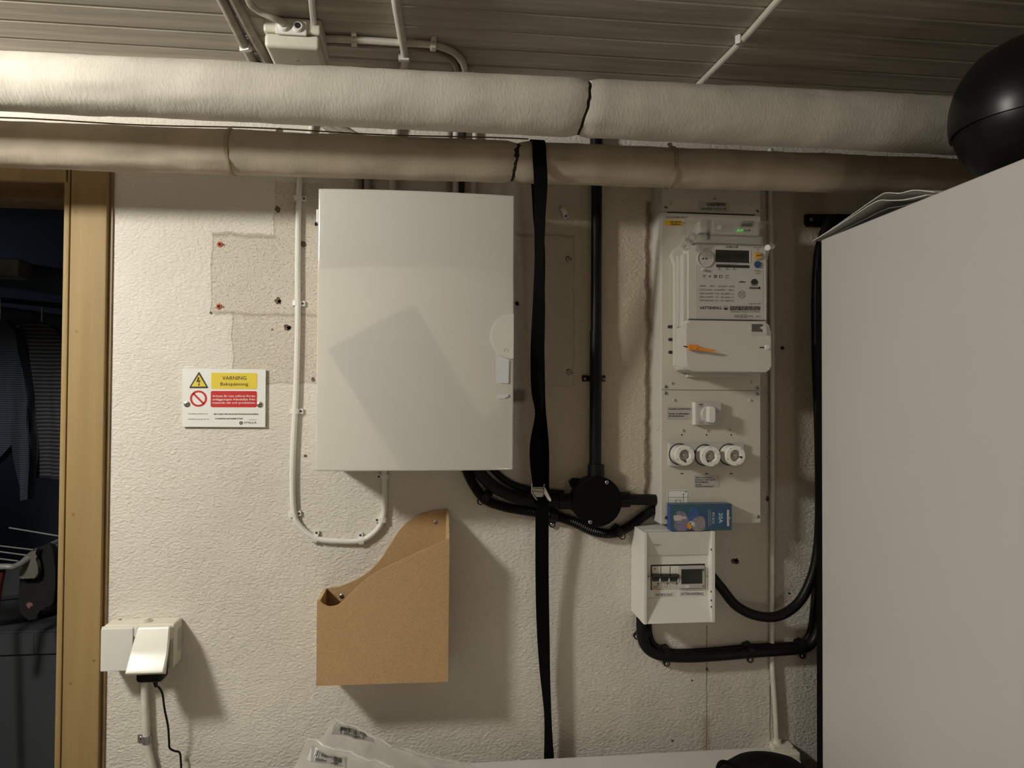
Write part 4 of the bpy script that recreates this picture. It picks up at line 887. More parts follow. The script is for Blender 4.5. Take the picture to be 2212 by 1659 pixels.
obj('seam', prism(NB(), pxpoly([(1488, 688.4), (1655, 691), (1655, 692.4), (1488, 689.8)], e), e-0.0003, YF2), 'ink_grey', t, 0)
yt = YT-0.0006
lk = obj('cover_lock', pxbox(NB(), 1623, 699.5, 1656, 725, yt, YT+0.002, 0.0004), 'meter_grey', tc_)
obj('lock_recess', pxbox(NB(), 1624, 700, 1648, 716.5, yt-0.0005, YT), 'ink_grey', lk, 0); obj('lock_tongue', prism(NB(), pxpoly([(1641, 708), (1655, 702), (1657, 723), (1650, 718), (1649, 712)], yt-0.004), yt-0.004, YT, 0.0004), 'meter_white', lk)
obj('lock_tab', pxbox(NB(), 1618, 703.5, 1624, 711, yt-0.001, YT), 'meter_white', lk)
sl = obj('seal_tag', pxbox(NB(), 1487.5, 744.5, 1510, 755.5, YT-0.014, YT-0.004, 0.0012), 'orange', tc_)
sl['label'] = 'orange seal tag'
obj('tag_tail', prism(NB(), pxpoly([(1509, 749.5), (1547, 756.5), (1546, 758.5), (1536, 760), (1503, 755.5)], YT-0.014), YT-0.014, YT-0.012), 'orange', sl, 0)
obj('tag_wire', tube(NB(), [P(1477, 748, YT+0.004), P(1481, 748.5, YT-0.006), P(1490, 749, YT-0.009)], 0.0012, 8), 'ink', sl)
obj('cover_screw', lathe(NB(), P(1656, 750.5, YT), [(0.0055, 0.004), (0.0055, -0.006), (0.004, -0.007)], 'y', 16), 'white_plastic', tc_)
obj('screw_slot', pxbox(NB(), 1641, 749.5, 1652, 752, YT-0.0008, YT), 'ink', tc_, 0)
obj('terminal_lip', pxbox(NB(), 1485, 806, 1591, 815, -0.075, YB, 0.001), 'meter_side', t)
# clear top cover with the small antenna unit inside
md = obj('radio_unit', pxbox(NB(), 1539, 478, 1640, 508, -0.105, -0.08, 0.001), 'meter_white', t)
bars(md, 1600, 481, 1628, 490, -0.1055, 16, 'ink_grey', seed=4)
obj('radio_button', disc(NB(), 1554.5, 491, 5.4, -0.108, -0.10, 18, 0.0008), 'white_plastic', md)
obj('radio_lens', prism(NB(), pxrrect(1543, 485, 1585, 500, -0.1056, 4), -0.1056, -0.104), 'meter_grey', md)
for k, px in enumerate((1595, 1602.5, 1610, 1618)): obj('indicator', disc(NB(), px, 497.5, 2.1, -0.1062, -0.104, 10), 'led_green' if k < 2 else 'ink', md)
obj('unit_base', pxbox(NB(), 1512, 476, 1527, 503, -0.10, -0.08, 0.001), 'meter_side', t); obj('unit_slot', prism(NB(), pxrrect(1527.5, 502, 1534, 518, -0.1005, 3), -0.1005, -0.09), 'ink_grey', t)
obj('unit_shelf', pxbox(NB(), 1484, 509, 1646, 527, -0.100, -0.08, 0.001), 'meter_white', t)
cvr = obj('clear_cover', box(NB(), (P(1482, 500, -0.125).x, -0.125, P(1570, 529, -0.125).z), (P(1666, 500, -0.125).x, -0.122, P(1570, 474.5, -0.125).z), 0.001), 'clear_plastic', t)
obj('clear_flank', box(NB(), (P(1482, 500, -0.125).x, -0.1218, P(1570, 529, -0.125).z), (P(1482, 500, -0.125).x+0.002, -0.088, P(1570, 474.5, -0.125).z), 0.0005), 'clear_plastic', t)
obj('clear_top', box(NB(), (P(1482, 500, -0.125).x+0.002, -0.1218, P(1570, 477, -0.125).z), (P(1666, 500, -0.125).x, -0.088, P(1570, 474.5, -0.125).z), 0.0005), 'clear_plastic', t)
for pts, r in (([(1499, 510, -0.13), (1487, 519, -0.14)], 0.0085), ([(1487, 527, -0.135), (1482, 535, -0.15)], 0.0075), ([(1668, 532, -0.13), (1658, 535, -0.155)], 0.0062)):
    b_ = NB(); tube(b_, [P(*p) for p in pts], r, 16, smooth=False); obj('cover_screw', b_, 'clear_plastic' if pts[0][0] < 1600 else 'white_plastic', t)

# ================================================================== small consumer unit with breakers
YG = -0.10
t = thing('breaker_box', 'small white breaker box with three switches and a grey display below the meter cabinet', 'breaker box', P(1468, 1349, -0.05))
hx0, hx1, hzt, hzb = P(1391, 1248, YG).x, P(1545, 1248, YG).x, P(1468, 1149, YG).z, P(1468, 1347, YG).z
obj('housing', box(NB(), (hx0, -0.072, hzb), (hx1, -0.0005, hzt), 0.002), 'white_plastic', t)
xi0, xi1 = P(1398, 1248, YG).x, P(1537, 1248, YG).x
# front cover: two raised rails and a sunken, folded face
for a, b__, nm in ((hx0, xi0, 'rail'), (xi1, hx1, 'rail')): obj(nm, box(NB(), (a, YG, hzb), (b__, -0.0722, hzt), 0.0012), 'white_plastic', t)
def yz_sheet(name, x0_, x1_, prof, m, yb_=-0.0722):
    b_ = NB(); n = len(prof)
    a = [b_.verts.new((x0_, p[0], p[1])) for p in prof] + [b_.verts.new((x0_, yb_, prof[-1][1])), b_.verts.new((x0_, yb_, prof[0][1]))]
    c_ = [b_.verts.new((x1_, v.co.y, v.co.z)) for v in a]
    b_.faces.new(a); b_.faces.new(c_[::-1])
    for i in range(len(a)): b_.faces.new((a[i], a[(i+1) % len(a)], c_[(i+1) % len(a)], c_[i]))
    return obj(name, b_, m, t, 0)
Z = lambda py: P(1468, py, -0.085).z
wz0, wz1 = Z(1220), Z(1274)
yz_sheet('upper_face', xi0, xi1, [(YG+0.001, hzt-0.001), (-0.083, Z(1199)), (-0.080, Z(1201)), (-0.080, wz0)], 'white_plastic')
yz_sheet('lower_face', xi0, xi1, [(-0.080, wz1), (-0.080, Z(1291)), (-0.082, Z(1292)), (YG+0.001, hzb+0.001)], 'white_plastic')
wx0, wx1 = P(1405.5, 1247, -0.08).x, P(1524, 1247, -0.08).x
for a, b__ in ((xi0, wx0), (wx1, xi1)): obj('face_strip', box(NB(), (a, -0.080, wz1), (b__, -0.0722, wz0)), 'white_plastic', t, 0)
obj('window_back', box(NB(), (wx0, -0.0735, wz1), (wx1, -0.0722, wz0)), 'ink', t, 0)
for k in range(3):
    bx0, bx1 = 1408.5+k*19.8, 1428+k*19.8
    br1 = obj('breaker', pxbox(NB(), bx0, 1223, bx1, 1273, -0.0805, -0.0736, 0.0006), 'meter_white', t)
    obj('breaker_top', pxbox(NB(), bx0+1, 1224, bx1-1, 1241, -0.0835, -0.080, 0.0008), 'white_plastic', br1)
    obj('breaker_toggle', pxbox(NB(), bx0+1.2, 1241, bx1-0.2, 1248, -0.092, -0.080, 0.0015), 'breaker_black', br1)
    obj('toggle_stem', pxbox(NB(), bx0+2, 1248, bx1-3.5, 1256, -0.086, -0.080, 0.001), 'breaker_black', br1)
    obj('toggle_ear', pxbox(NB(), bx1-3.4, 1249, bx1-1, 1257, -0.087, -0.080, 0.0006), 'white_plastic', br1)
    obj('status_window', pxbox(NB(), bx0+12, 1259.5, bx0+15, 1262.5, -0.0809, -0.080), 'ink', br1, 0)
    if k < 2: text(br1, ('C16 400V', '1 3 5')[k], bx0+2, bx0+14, 1265, 2.4, -0.0808, 'ink_grey'); text(br1, ('6000', '2 4 6')[k], bx0+2, bx0+13, 1268.4, 2.4, -0.0808, 'ink_grey')
    if k == 0:
        pl_ = obj('maker_badge', prism(NB(), pxrrect(1409.2, 1270, 1420, 1274, -0.0809, 1.8), -0.0809, -0.080), 'orange', br1); text(pl_, 'GARO', 1410.4, 1419, 1272, 2.2, -0.0812, 'print_white')
        obj('badge_mark', prism(NB(), pxpoly([(1411.5, 1228), (1417.5, 1228), (1414.5, 1231.5)], -0.0838), -0.0838, -0.083), 'ink_grey', br1, 0)
em_ = obj('energy_display', pxbox(NB(), 1467.5, 1223.5, 1523, 1271.5, -0.086, -0.0736, 0.0008), 'strip_grey', t)
obj('display_frame', pxbox(NB(), 1469.5, 1225, 1521.5, 1270.5, -0.0866, -0.0855, 0.0004), 'label_grey', em_); obj('screen', pxbox(NB(), 1472, 1229.5, 1517, 1261, -0.0870, -0.0862), 'lcd', em_, 0)
obj('tiny_label', pxbox(NB(), 1470.5, 1264, 1488.5, 1270, -0.0869, -0.0862), 'print_white', em_, 0); text(em_, 'EM 340', 1472, 1482, 1266, 2, -0.0872, 'ink'); text(em_, '65A MID', 1472, 1479, 1268.6, 2, -0.0872, 'ink')
obj('blue_mark', pxbox(NB(), 1517.6, 1229, 1520.8, 1233.5, -0.087, -0.0862), 'button_blue', em_, 0); obj('dot_mark', disc(NB(), 1518.8, 1266.4, 1.4, -0.087, -0.086, 8), 'ink', em_)
text(t, 'hager', 1412, 1429, 1176, 4.5, -0.0935, 'ink_grey')
e = -0.0806
for a, b__, yy, sx, x0_, x1_ in ((1399, 1455, 1284.5, 'LADDBOX DUO', 1415, 1452), (1464, 1524, 1282.5, 'LASTBALANSERING', 1470, 1520)):
    lb_ = obj('label_strip', pxbox(NB(), a, yy-5.5, b__, yy+5.5, e, -0.0799), 'sign_white', t, 0); text(lb_, sx, x0_, x1_, yy, 6, e-0.0003, 'ink', 0.006)
for px, py in ((1400.5, 1245), (1528, 1244)): screw(t, px, py, 3.6, -0.0808, 'white_plastic')
for py in (1187, 1278, 1297, 1311): obj('cover_hole', pxbox(NB(), 1535.5, py-2, 1537.5, py+2, YG-0.0003, YG+0.001), 'ink', t, 0)

# ================================================================== fuse carton standing on the breaker box
YC = -0.092
t = thing('fuse_carton', 'small blue carton of fuses with a flower, standing on the breaker box', 'carton', P(1516, 1148, YC))
czb = hzt+0.0004; ct = P(1516, 1089, YC).z; cx0, cx1 = P(1450, 1118, YC).x, P(1581, 1118, YC).x
obj('box', box(NB(), (cx0, YC, czb), (cx1, YM-0.0025, ct), 0.0006), 'carton_blue', t)
obj('end_flap', box(NB(), (cx0-0.0006, YC+0.0008, czb+0.0006), (cx0, YM-0.004, ct-0.0006)), 'carton_side', t, 0)
e = YC-0.0003
def petal(pts, m, k): return obj('petal', prism(NB(), pxpoly(curve_px(pts+[pts[0]], 5)[:-1], e-0.0001*k), e-0.0001*k, YC), m, t, 0)
petal([(1490, 1100), (1486, 1118), (1496, 1132), (1510, 1116), (1508, 1104), (1500, 1097)], 'petal_blue', 1)
petal([(1460, 1108), (1466, 1104), (1480, 1108), (1488, 1126), (1484, 1136), (1468, 1124)], 'petal', 2)
petal([(1456, 1136), (1460, 1124), (1474, 1124), (1486, 1134), (1482, 1146), (1462, 1146)], 'petal', 3)
petal([(1492, 1134), (1500, 1120), (1516, 1115), (1523, 1124), (1521, 1144), (1500, 1146)], 'petal_pale', 3)
obj('flower_heart', prism(NB(), pxpoly([(1484, 1132), (1488, 1129.5), (1493, 1133), (1494.5, 1140), (1490, 1144.5), (1484, 1138)], e-0.0005), e-0.0005, YC), 'flower_heart', t, 0)
b_ = NB()
for k in range(7): seg(b_, 1493+math.cos(k*0.9)*3, 1133-math.sin(k*0.6)*2, 1493+math.cos(k*0.5-0.6)*9, 1133-math.sin(k*0.5-0.6)*8, 1.4, e-0.0005)
obj('stamens', b_, 'print_white', t, 0)
obj('fuse_picture', prism(NB(), pxpoly([(1456, 1113), (1472, 1113), (1472, 1115.5), (1483, 1116), (1483, 1121), (1472, 1121.5), (1472, 1125), (1457, 1125), (1455, 1119)], e-0.0006), e-0.0006, YC), 'fuse_print', t, 0)
c = P(1556.8, 1118, e); s = S(c)
ov = obj('oval', prism(NB(), [(c.x+8.5*s*math.cos(a*math.pi/14), c.z+17.5*s*math.sin(a*math.pi/14)) for a in range(28)], e, YC), 'carton_oval', t, 0)
text(ov, '20A', 1108, 1130, 1557, 9, e-0.0003, 'print_white', rot=1); text(t, 'IFÖ ECO', 1107, 1131, 1541, 5.5, e, 'print_white', rot=1)
text(t, 'För ökad säkerhet i din central', 1102, 1135, 1535, 1.8, e, 'print_white', rot=1); text(t, 'Proppsäkring med indikator normal', 1101, 1137, 1531, 1.8, e, 'print_white', rot=1); text(t, '20 A', 1464, 1470, 1129, 2, e-0.0008, 'print_white')
hg = obj('hanger_slot', prism(NB(), pxrrect(1570.5, 1101, 1575, 1137, e, 2), e, YC), 'grey_plate', t); obj('slot_notch', prism(NB(), pxpoly([(1574, 1113), (1578, 1119), (1574, 1124)], e), e, YC), 'grey_plate', t, 0)

# ================================================================== right-hand hoses, white conduit, bracket
q = [P(a, b__, y) for a, b__, y in ((1500, 1225, -0.05), (1548, 1238, -0.05), (1560, 1272, -0.05), (1590, 1308, -0.05), (1632, 1329, -0.05), (1680, 1331, -0.05), (1722, 1305, -0.05), (1748, 1262, -0.05), (1764, 1205, -0.05), (1771, 1120, -0.05), (1770, 950, -0.045), (1764, 760, -0.04), (1764, 620, -0.04), (1772, 530, -0.04), (1795, 470, -0.04))]
q[0] = Vector((hx1-0.025, -0.045, q[1].z+0.03)); q[1] = Vector((hx1+0.004, -0.045, q[1].z+0.004))
tag(obj('hose', tube(NB(), q, 0.0112, 16), 'black_plastic'), 'thick black cable looping from the breaker box up behind the fridge', 'cable')
q = [P(a, b__, -0.022) for a, b__ in ((1385, 1335), (1386, 1368), (1392, 1392), (1410, 1410), (1440, 1418), (1490, 1420), (1560, 1416), (1640, 1409), (1700, 1405), (1738, 1400), (1760, 1380), (1770, 1340), (1774, 1290), (1780, 1200))]
tag(obj('conduit', tube(NB(), q, 0.0115, 16), 'black_plastic'), 'black conduit from under the breaker box running right to the fridge', 'conduit')
q = [P(a, b__, -0.012) for a, b__ in ((1400, 1330), (1404, 1372), (1416, 1395), (1448, 1407), (1520, 1406), (1610, 1398), (1680, 1394), (1725, 1390), (1748, 1370), (1757, 1310), (1760, 1240))]
tag(obj('cable', tube(NB(), q, 0.007, 12), 'black_plastic'), 'thinner black cable lying on top of the lower black conduit', 'cable')
G = 'black clips on the conduit under the breaker box'
pclip(1391, 1368, 1376, 1375, 'black clip just below the breaker box', G, -0.02, 0.0145); pclip(1440, 1412, 1441, 1434, 'black clip after the bend of the lower conduit', G, -0.02, 0.0145)
pclip(1620, 1405, 1622, 1426, 'black clip halfway along the lower black conduit', G, -0.02, 0.0145); pclip(1733, 1398, 1735, 1417, 'black clip on the lower conduit beside the fridge', G, -0.02, 0.0145)
t = thing('white_conduit', 'narrow cream conduit running down the wall between meter cabinet and fridge', 'conduit', P(1668, 1000, -0.01))
b_ = NB(); pxtube(b_, [(1664, 322), (1664, 430), (1668, 700), (1669, 1000), (1668, 1340), (1667, 1400), (1669, 1450), (1674, 1520), (1677, 1570), (1678, 1612)], -0.01, 5.6); obj('pipe', b_, 'conduit_white', t)
for py in (1062, 1340, 720):
    b_ = NB(); tube(b_, [P(1668.5, py, -0.01), P(1668.5, py+22, -0.01)], 0.0068, 14, smooth=False); obj('sleeve', b_, 'conduit_white', t)
t = thing('wall_bracket', 'black flat bracket on the wall above the fridge\'s back edge', 'bracket', P(1770, 474, -0.01))
obj('bar', prism(NB(), pxpoly([(1742, 462), (1840, 462), (1840, 488), (1746, 488), (1742, 480)], -0.012), -0.012, 0.0, 0.001), 'black_plastic', t)
screw(t, 1753, 474, 4, -0.0125, 'dull_steel')

# ================================================================== twin socket, plug and cord at the left
YO = -0.056
t = thing('twin_socket', 'white surface-mounted twin socket beside the door casing, one lid lifted', 'socket', P(305, 1450, 0))
ox0, ox1, ozt, ozb = P(217, 1400, YO).x, P(374, 1400, YO).x, P(295, 1352, YO).z, P(295, 1449, YO).z
obj('housing', box(NB(), (ox0, -0.048, ozb), (ox1, -0.0005, ozt), 0.006, 3), 'cream_plastic', t)
obj('front_plate', box(NB(), (ox0, -0.053, ozb+0.001), (ox1, -0.0482, ozt-0.001), 0.0018), 'cream_plastic', t)
lx = P(291, 1400, -0.06).x
obj('lid', box(NB(), (ox0+0.002, -0.062, ozb+0.002), (lx-0.003, -0.0535, ozt-0.002), 0.003), 'white_plastic', t)
b_ = NB(); prof = [(0.0, 0.0), (-0.006, 0.001), (-0.0095, -0.002), (-0.0102, -0.006), (-0.0104, -0.045), (-0.0112, -0.058), (-0.0135, -0.074), (-0.0158, -0.086), (-0.0152, -0.090), (-0.012, -0.0915), (0.0, -0.0915)]
av = []
for w_, ins in ((-0.037, 0.0), (-0.0345, 1), (0.0345, 1), (0.037, 0.0)):
    av.append([b_.verts.new((w_*(0.86+0.14*min(1, -z_/0.055)) if z_ > -0.055 else w_, y_+(0 if ins else min(0.003, -y_)), z_)) for y_, z_ in prof])
for p_, q_ in zip(av, av[1:]):
    for i in range(len(prof)): b_.faces.new((p_[i], p_[(i+1) % len(prof)], q_[(i+1) % len(prof)], q_[i]))
b_.faces.new(av[0]); b_.faces.new(av[-1][::-1])
hx_ = lx+0.0385; bmesh.ops.transform(b_, matrix=Matrix.Translation((hx_, -0.056, ozt-0.004)) @ Matrix.Rotation(math.radians(-27), 4, 'X'), verts=b_.verts[:])
obj('lid', b_, 'lid_gloss', t)['label'] = 'lifted lid over the plug'
obj('hinge_knuckle', box(NB(), (ox1-0.012, -0.061, ozt-0.030), (ox1-0.001, -0.0532, ozt-0.002), 0.004), 'white_plastic', t)
obj('hinge_knuckle', box(NB(), (lx-0.0025, -0.060, ozt-0.022), (lx+0.005, -0.0532, ozt-0.002), 0.002), 'white_plastic', t)
obj('socket_well', box(NB(), (lx+0.006, -0.0545, ozb+0.004), (ox1-0.006, -0.0532, ozt-0.012)), 'strip_grey', t, 0)
c = P(313, 1345, -0.03); obj('grommet', lathe(NB(), (c.x, -0.026, ozt), [(0.0135, -0.002), (0.0135, 0.002), (0.0105, 0.002), (0.0105, 0.004), (0.0075, 0.004), (0.0075, 0.006), (0.004, 0.0065)], 'z', 28), 'cream_plastic', t)
c = P(256, 1341, -0.02); obj('case_screw', lathe(NB(), (c.x, -0.012, ozt), [(0.003, -0.001), (0.003, 0.002)], 'z', 10), 'dull_steel', t)
sl = obj('side_label', box(NB(), (ox1, -0.030, ozb+0.028), (ox1+0.0005, -0.012, ozb+0.075)), 'label_grey', t, 0)
t = thing('power_adapter', 'black plug adapter in the twin socket with its thin black cord', 'plug', P(328, 1440, -0.07))
ac = P(329, 1450, -0.075)
obj('adapter_body', box(NB(), (ac.x-0.026, -0.094, P(329, 1469, -0.075).z), (ac.x+0.026, -0.0546, P(329, 1412, -0.075).z), 0.008, 3), 'black_plastic', t)
zz = P(331, 1467, -0.075).z; xx = P(331, 1470, -0.075).x
obj('strain_relief', tube(NB(), [Vector((xx, -0.072, zz+0.004)), Vector((xx+0.003, -0.072, zz-0.008)), P(337, 1483, -0.07)], 0.0045, 10, rfun=lambda u, i: 0.0055-0.0022*u), 'black_plastic', t)
q = [P(a, b__, -0.066) for a, b__ in ((335, 1480), (341, 1488), (346, 1505), (348, 1540), (353, 1580), (353, 1615), (352, 1635), (360, 1645), (369, 1652), (372, 1670), (374, 1720), (380, 1800))]
q = [v+Vector((0, 0.05*min(1, i/8), 0)) for i, v in enumerate(q)]
obj('cord', tube(NB(), q, 0.0021, 8), 'black_plastic', t)
q = [P(311, 1440, -0.012), P(313, 1500, -0.012), P(316, 1580, -0.012), P(320, 1620, -0.012), P(330, 1660, -0.012), P(345, 1720, -0.012), P(360, 1800, -0.012)]
tag(obj('conduit', tube(NB(), q, 0.0077, 14), 'conduit_white'), 'white conduit leading down from the twin socket', 'conduit')
t = thing('pipe_clip', 'metal saddle clip on the white conduit below the twin socket', 'pipe clip', P(312, 1596, 0))
obj('foot', pxbox(NB(), 297, 1587, 316, 1604, -0.003, 0.0, 0.0008), 'dull_steel', t); c = P(317, 1597, -0.012)
obj('saddle', lathe(NB(), (c.x, -0.0115, c.z), [(0.0092, -0.008), (0.0092, 0.008)], 'z', 18), 'dull_steel', t); screw(t, 304, 1595, 4, -0.0036, 'steel')

# ================================================================== refrigerator and what stands on it
YR = -0.13
XR = P(1773, 518, YR).x; ZR = P(1773, 518, YR).z
t = thing('refrigerator', 'tall white refrigerator at the right, side turned to the room', 'refrigerator', (XR+0.3, -0.44, 0))
obj('cabinet', box(NB(), (XR, -0.70, 0.03), (XR+0.6, YR, ZR), 0.004, 3), 'enamel', t)
obj('back_panel', box(NB(), (XR+0.004, YR+0.0005, 0.05), (XR+0.59, YR+0.03, ZR-0.06), 0.003), 'black_matt', t)
dr = obj('door', box(NB(), (XR+0.001, -0.765, 0.08), (XR+0.599, -0.707, ZR-0.002), 0.006, 3), 'enamel', t)
obj('door_seal', box(NB(), (XR+0.012, -0.7068, 0.09), (XR+0.588, -0.7002, ZR-0.012)), 'strip_grey', t, 0)
obj('handle', box(NB(), (XR+0.03, -0.80, 1.0), (XR+0.055, -0.7652, 1.3), 0.006), 'white_plastic', dr)
for k in range(4):
    fx, fy = XR+(0.05 if k % 2 else 0.55), (-0.65 if k < 2 else -0.2); obj('foot', lathe(NB(), (fx, fy, 0), [(0.02, 0), (0.02, 0.01), (0.012, 0.031)], 'z', 14), 'black_plastic', t)
obj('back_screw', lathe(NB(), P(1774, 1472, -0.11), [(0.004, 0.003), (0.004, -0.003)], 'y', 12), 'dull_steel', t)
for k, (prof, x0_, x1_, m, lb) in enumerate((
        (((-0.095, 0.006), (-0.16, 0.014), (-0.25, 0.028), (-0.33, 0.040), (-0.355, 0.039), (-0.39, 0.028), (-0.43, 0.022), (-0.48, 0.004)), 0.004, 0.15, 'paper', 'upper loose pale paper sheet on the fridge top, bowed in the middle'),
        (((-0.10, 0.003), (-0.16, 0.009), (-0.25, 0.020), (-0.33, 0.029), (-0.37, 0.020), (-0.41, 0.010), (-0.47, 0.0018)), -0.002, 0.14, 'paper', 'lower pale paper sheet on the fridge top under the bowed one'),
        (((-0.11, 0.0012), (-0.17, 0.004), (-0.26, 0.009), (-0.34, 0.012), (-0.39, 0.005), (-0.45, 0.0008)), 0.012, 0.15, 'dark_paper', 'dark magazine lying flat beneath the papers on the fridge'))):
    cv_ = spline([Vector((0, a, b__)) for a, b__ in prof], 5); b_ = NB(); rr = []
    for i, v in enumerate(cv_):
        u = i/(len(cv_)-1); rr.append([b_.verts.new((XR+x0_, v.y, ZR+v.z+0.0002)), b_.verts.new((XR+x1_, v.y-0.02, ZR+v.z*0.8+0.0002)), b_.verts.new((XR+x1_, v.y-0.02, ZR+v.z*0.8+0.0016)), b_.verts.new((XR+x0_, v.y, ZR+v.z+0.0018))])
    for a, c_ in zip(rr, rr[1:]):
        for q_ in range(4): b_.faces.new((a[q_], a[(q_+1) % 4], c_[(q_+1) % 4], c_[q_]))
    b_.faces.new(rr[0][::-1]); b_.faces.new(rr[-1]); tag(obj('paper_sheet', b_, m), lb, 'paper')
# black helmet
hc = Vector((1.008, -0.53, ZR+0.132))
t = thing('helmet', 'glossy black helmet with a visor resting on the refrigerator', 'helmet', (hc.x, hc.y, ZR))
def shell(bm, c, rx, ry, rz, u0, u1, v0, v1, nu=28, nv=18, thick=0.004, front=(0, 1)):
    g = []
    for i in range(nv+1):
        row = []
        for j in range(nu+1):
            a = math.radians(u0+(u1-u0)*j/nu); e_ = math.radians(v0+(v1-v0)*i/nv)
            row.append((math.cos(e_)*math.cos(a), math.cos(e_)*math.sin(a), math.sin(e_)))
        g.append(row)
    def lay(k): return [[bm.verts.new((c.x+p[0]*(rx-k), c.y+p[1]*(ry-k), c.z+p[2]*(rz-k))) for p in row] for row in g]
    A, B = lay(0), lay(thick)
    for i in range(nv):
        for j in range(nu):
            bm.faces.new((A[i][j], A[i][j+1], A[i+1][j+1], A[i+1][j])); bm.faces.new((B[i][j], B[i+1][j], B[i+1][j+1], B[i][j+1]))
    for i in range(nv):
        for j in (0, nu): bm.faces.new((A[i][j], A[i+1][j], B[i+1][j], B[i][j]))
    for j in range(nu):
        for i in (0, nv): bm.faces.new((A[i][j], B[i][j], B[i][j+1], A[i][j+1]))
    bmesh.ops.remove_doubles(bm, verts=bm.verts[:], dist=1e-5)
    return bm
obj('shell', shell(NB(), hc, 0.127, 0.127, 0.130, 0, 360, -58, 89, 40, 22), 'black_gloss', t)
obj('visor', shell(NB(), hc, 0.131, 0.131, 0.134, 130, 330, -12, 46, 30, 12, 0.003), 'black_gloss', t)
obj('rim', lathe(NB(), (hc.x, hc.y, ZR), [(0.055, 0.001), (0.066, 0.003), (0.072, 0.014), (0.068, 0.022), (0.058, 0.02)], 'z', 36), 'black_matt', t)

# ================================================================== white appliance, bags, black bag, low socket
YA = -0.075
ac1 = P(1660, 1611.5, YA); za = (P(1300, 1631, YA).z+ac1.z)/2
t = thing('chest_freezer', 'low white appliance with a flat top at the bottom of the picture', 'appliance', (0.1, -0.38, 0))
obj('body', box(NB(), (-0.5, -0.64, 0.02), (ac1.x-0.004, YA-0.01, za-0.034), 0.006), 'enamel', t)
obj('top', box(NB(), (-0.505, -0.66, za-0.0335), (ac1.x, YA, za), 0.006, 3), 'enamel', t)
for k in range(4): obj('foot', lathe(NB(), (-0.45 if k % 2 else ac1.x-0.06, -0.6 if k < 2 else -0.13, 0), [(0.02, 0), (0.02, 0.021)], 'z', 12), 'black_plastic', t)
YQ = -0.055
t = thing('wall_socket', 'cream wall socket low in the corner at the end of the cream conduit', 'socket', P(1690, 1640, 0))
sx0, sx1, sz1 = P(1648, 1612, -0.0).x, P(1731, 1640, -0.045).x, P(1680, 1605, -0.0).z
obj('housing', box(NB(), (sx0, -0.046, sz1-0.09), (sx1, -0.0005, sz1-0.002), 0.006, 3), 'cream_plastic', t)
obj('lid', box(NB(), (sx0+0.022, -0.060, sz1-0.085), (sx1-0.006, -0.0465, sz1-0.016), 0.004), 'cream_plastic', t)
obj('entry', box(NB(), (P(1664, 1600, -0.01).x, -0.028, sz1-0.004), (P(1706, 1600, -0.01).x, -0.001, sz1+0.006), 0.002), 'cream_plastic', t)
obj('collar', lathe(NB(), P(1679, 1603, -0.011), [(0.012, -0.008), (0.009, 0.008)], 'z', 18), 'cream_plastic', t)
# black bag
bc = P(1660, 1690, -0.36)
t = thing('black_bag', 'black rounded fabric bag with a loop on the white appliance', 'bag', (bc.x, bc.y, za))
cz = P(1660, 1626, -0.30)
Rb = 0.5*(P(1775, 1690, -0.34)-P(1545, 1690, -0.34)).length*1.02
b_ = NB(); top = P(1662, 1626, -0.34).z
n = 40; rings = []
for h, k in ((0.0, 0.92), (0.25, 1.0), (0.5, 0.98), (0.72, 0.86), (0.88, 0.62), (0.97, 0.32), (1.0, 0.08)):
    rings.append([b_.verts.new((bc.x+math.cos(2*math.pi*i/n)*Rb*k*(1+0.02*math.sin(5*i)), -0.36+math.sin(2*math.pi*i/n)*Rb*k*0.85, za+0.001+(top-za)*h)) for i in range(n)])
for p_, q_ in zip(rings, rings[1:]):
    for i in range(n): b_.faces.new((p_[i], p_[(i+1) % n], q_[(i+1) % n], q_[i]))
b_.faces.new(rings[0][::-1]); b_.faces.new(rings[-1]); obj('bag_body', b_, 'black_matt', t, 60)
obj('bag_loop', tube(NB(), [P(a, b__, -0.46) for a, b__ in ((1548, 1668), (1553, 1652), (1560, 1646), (1572, 1648), (1590, 1658), (1604, 1672))], 0.0035, 8), 'black_matt', t)

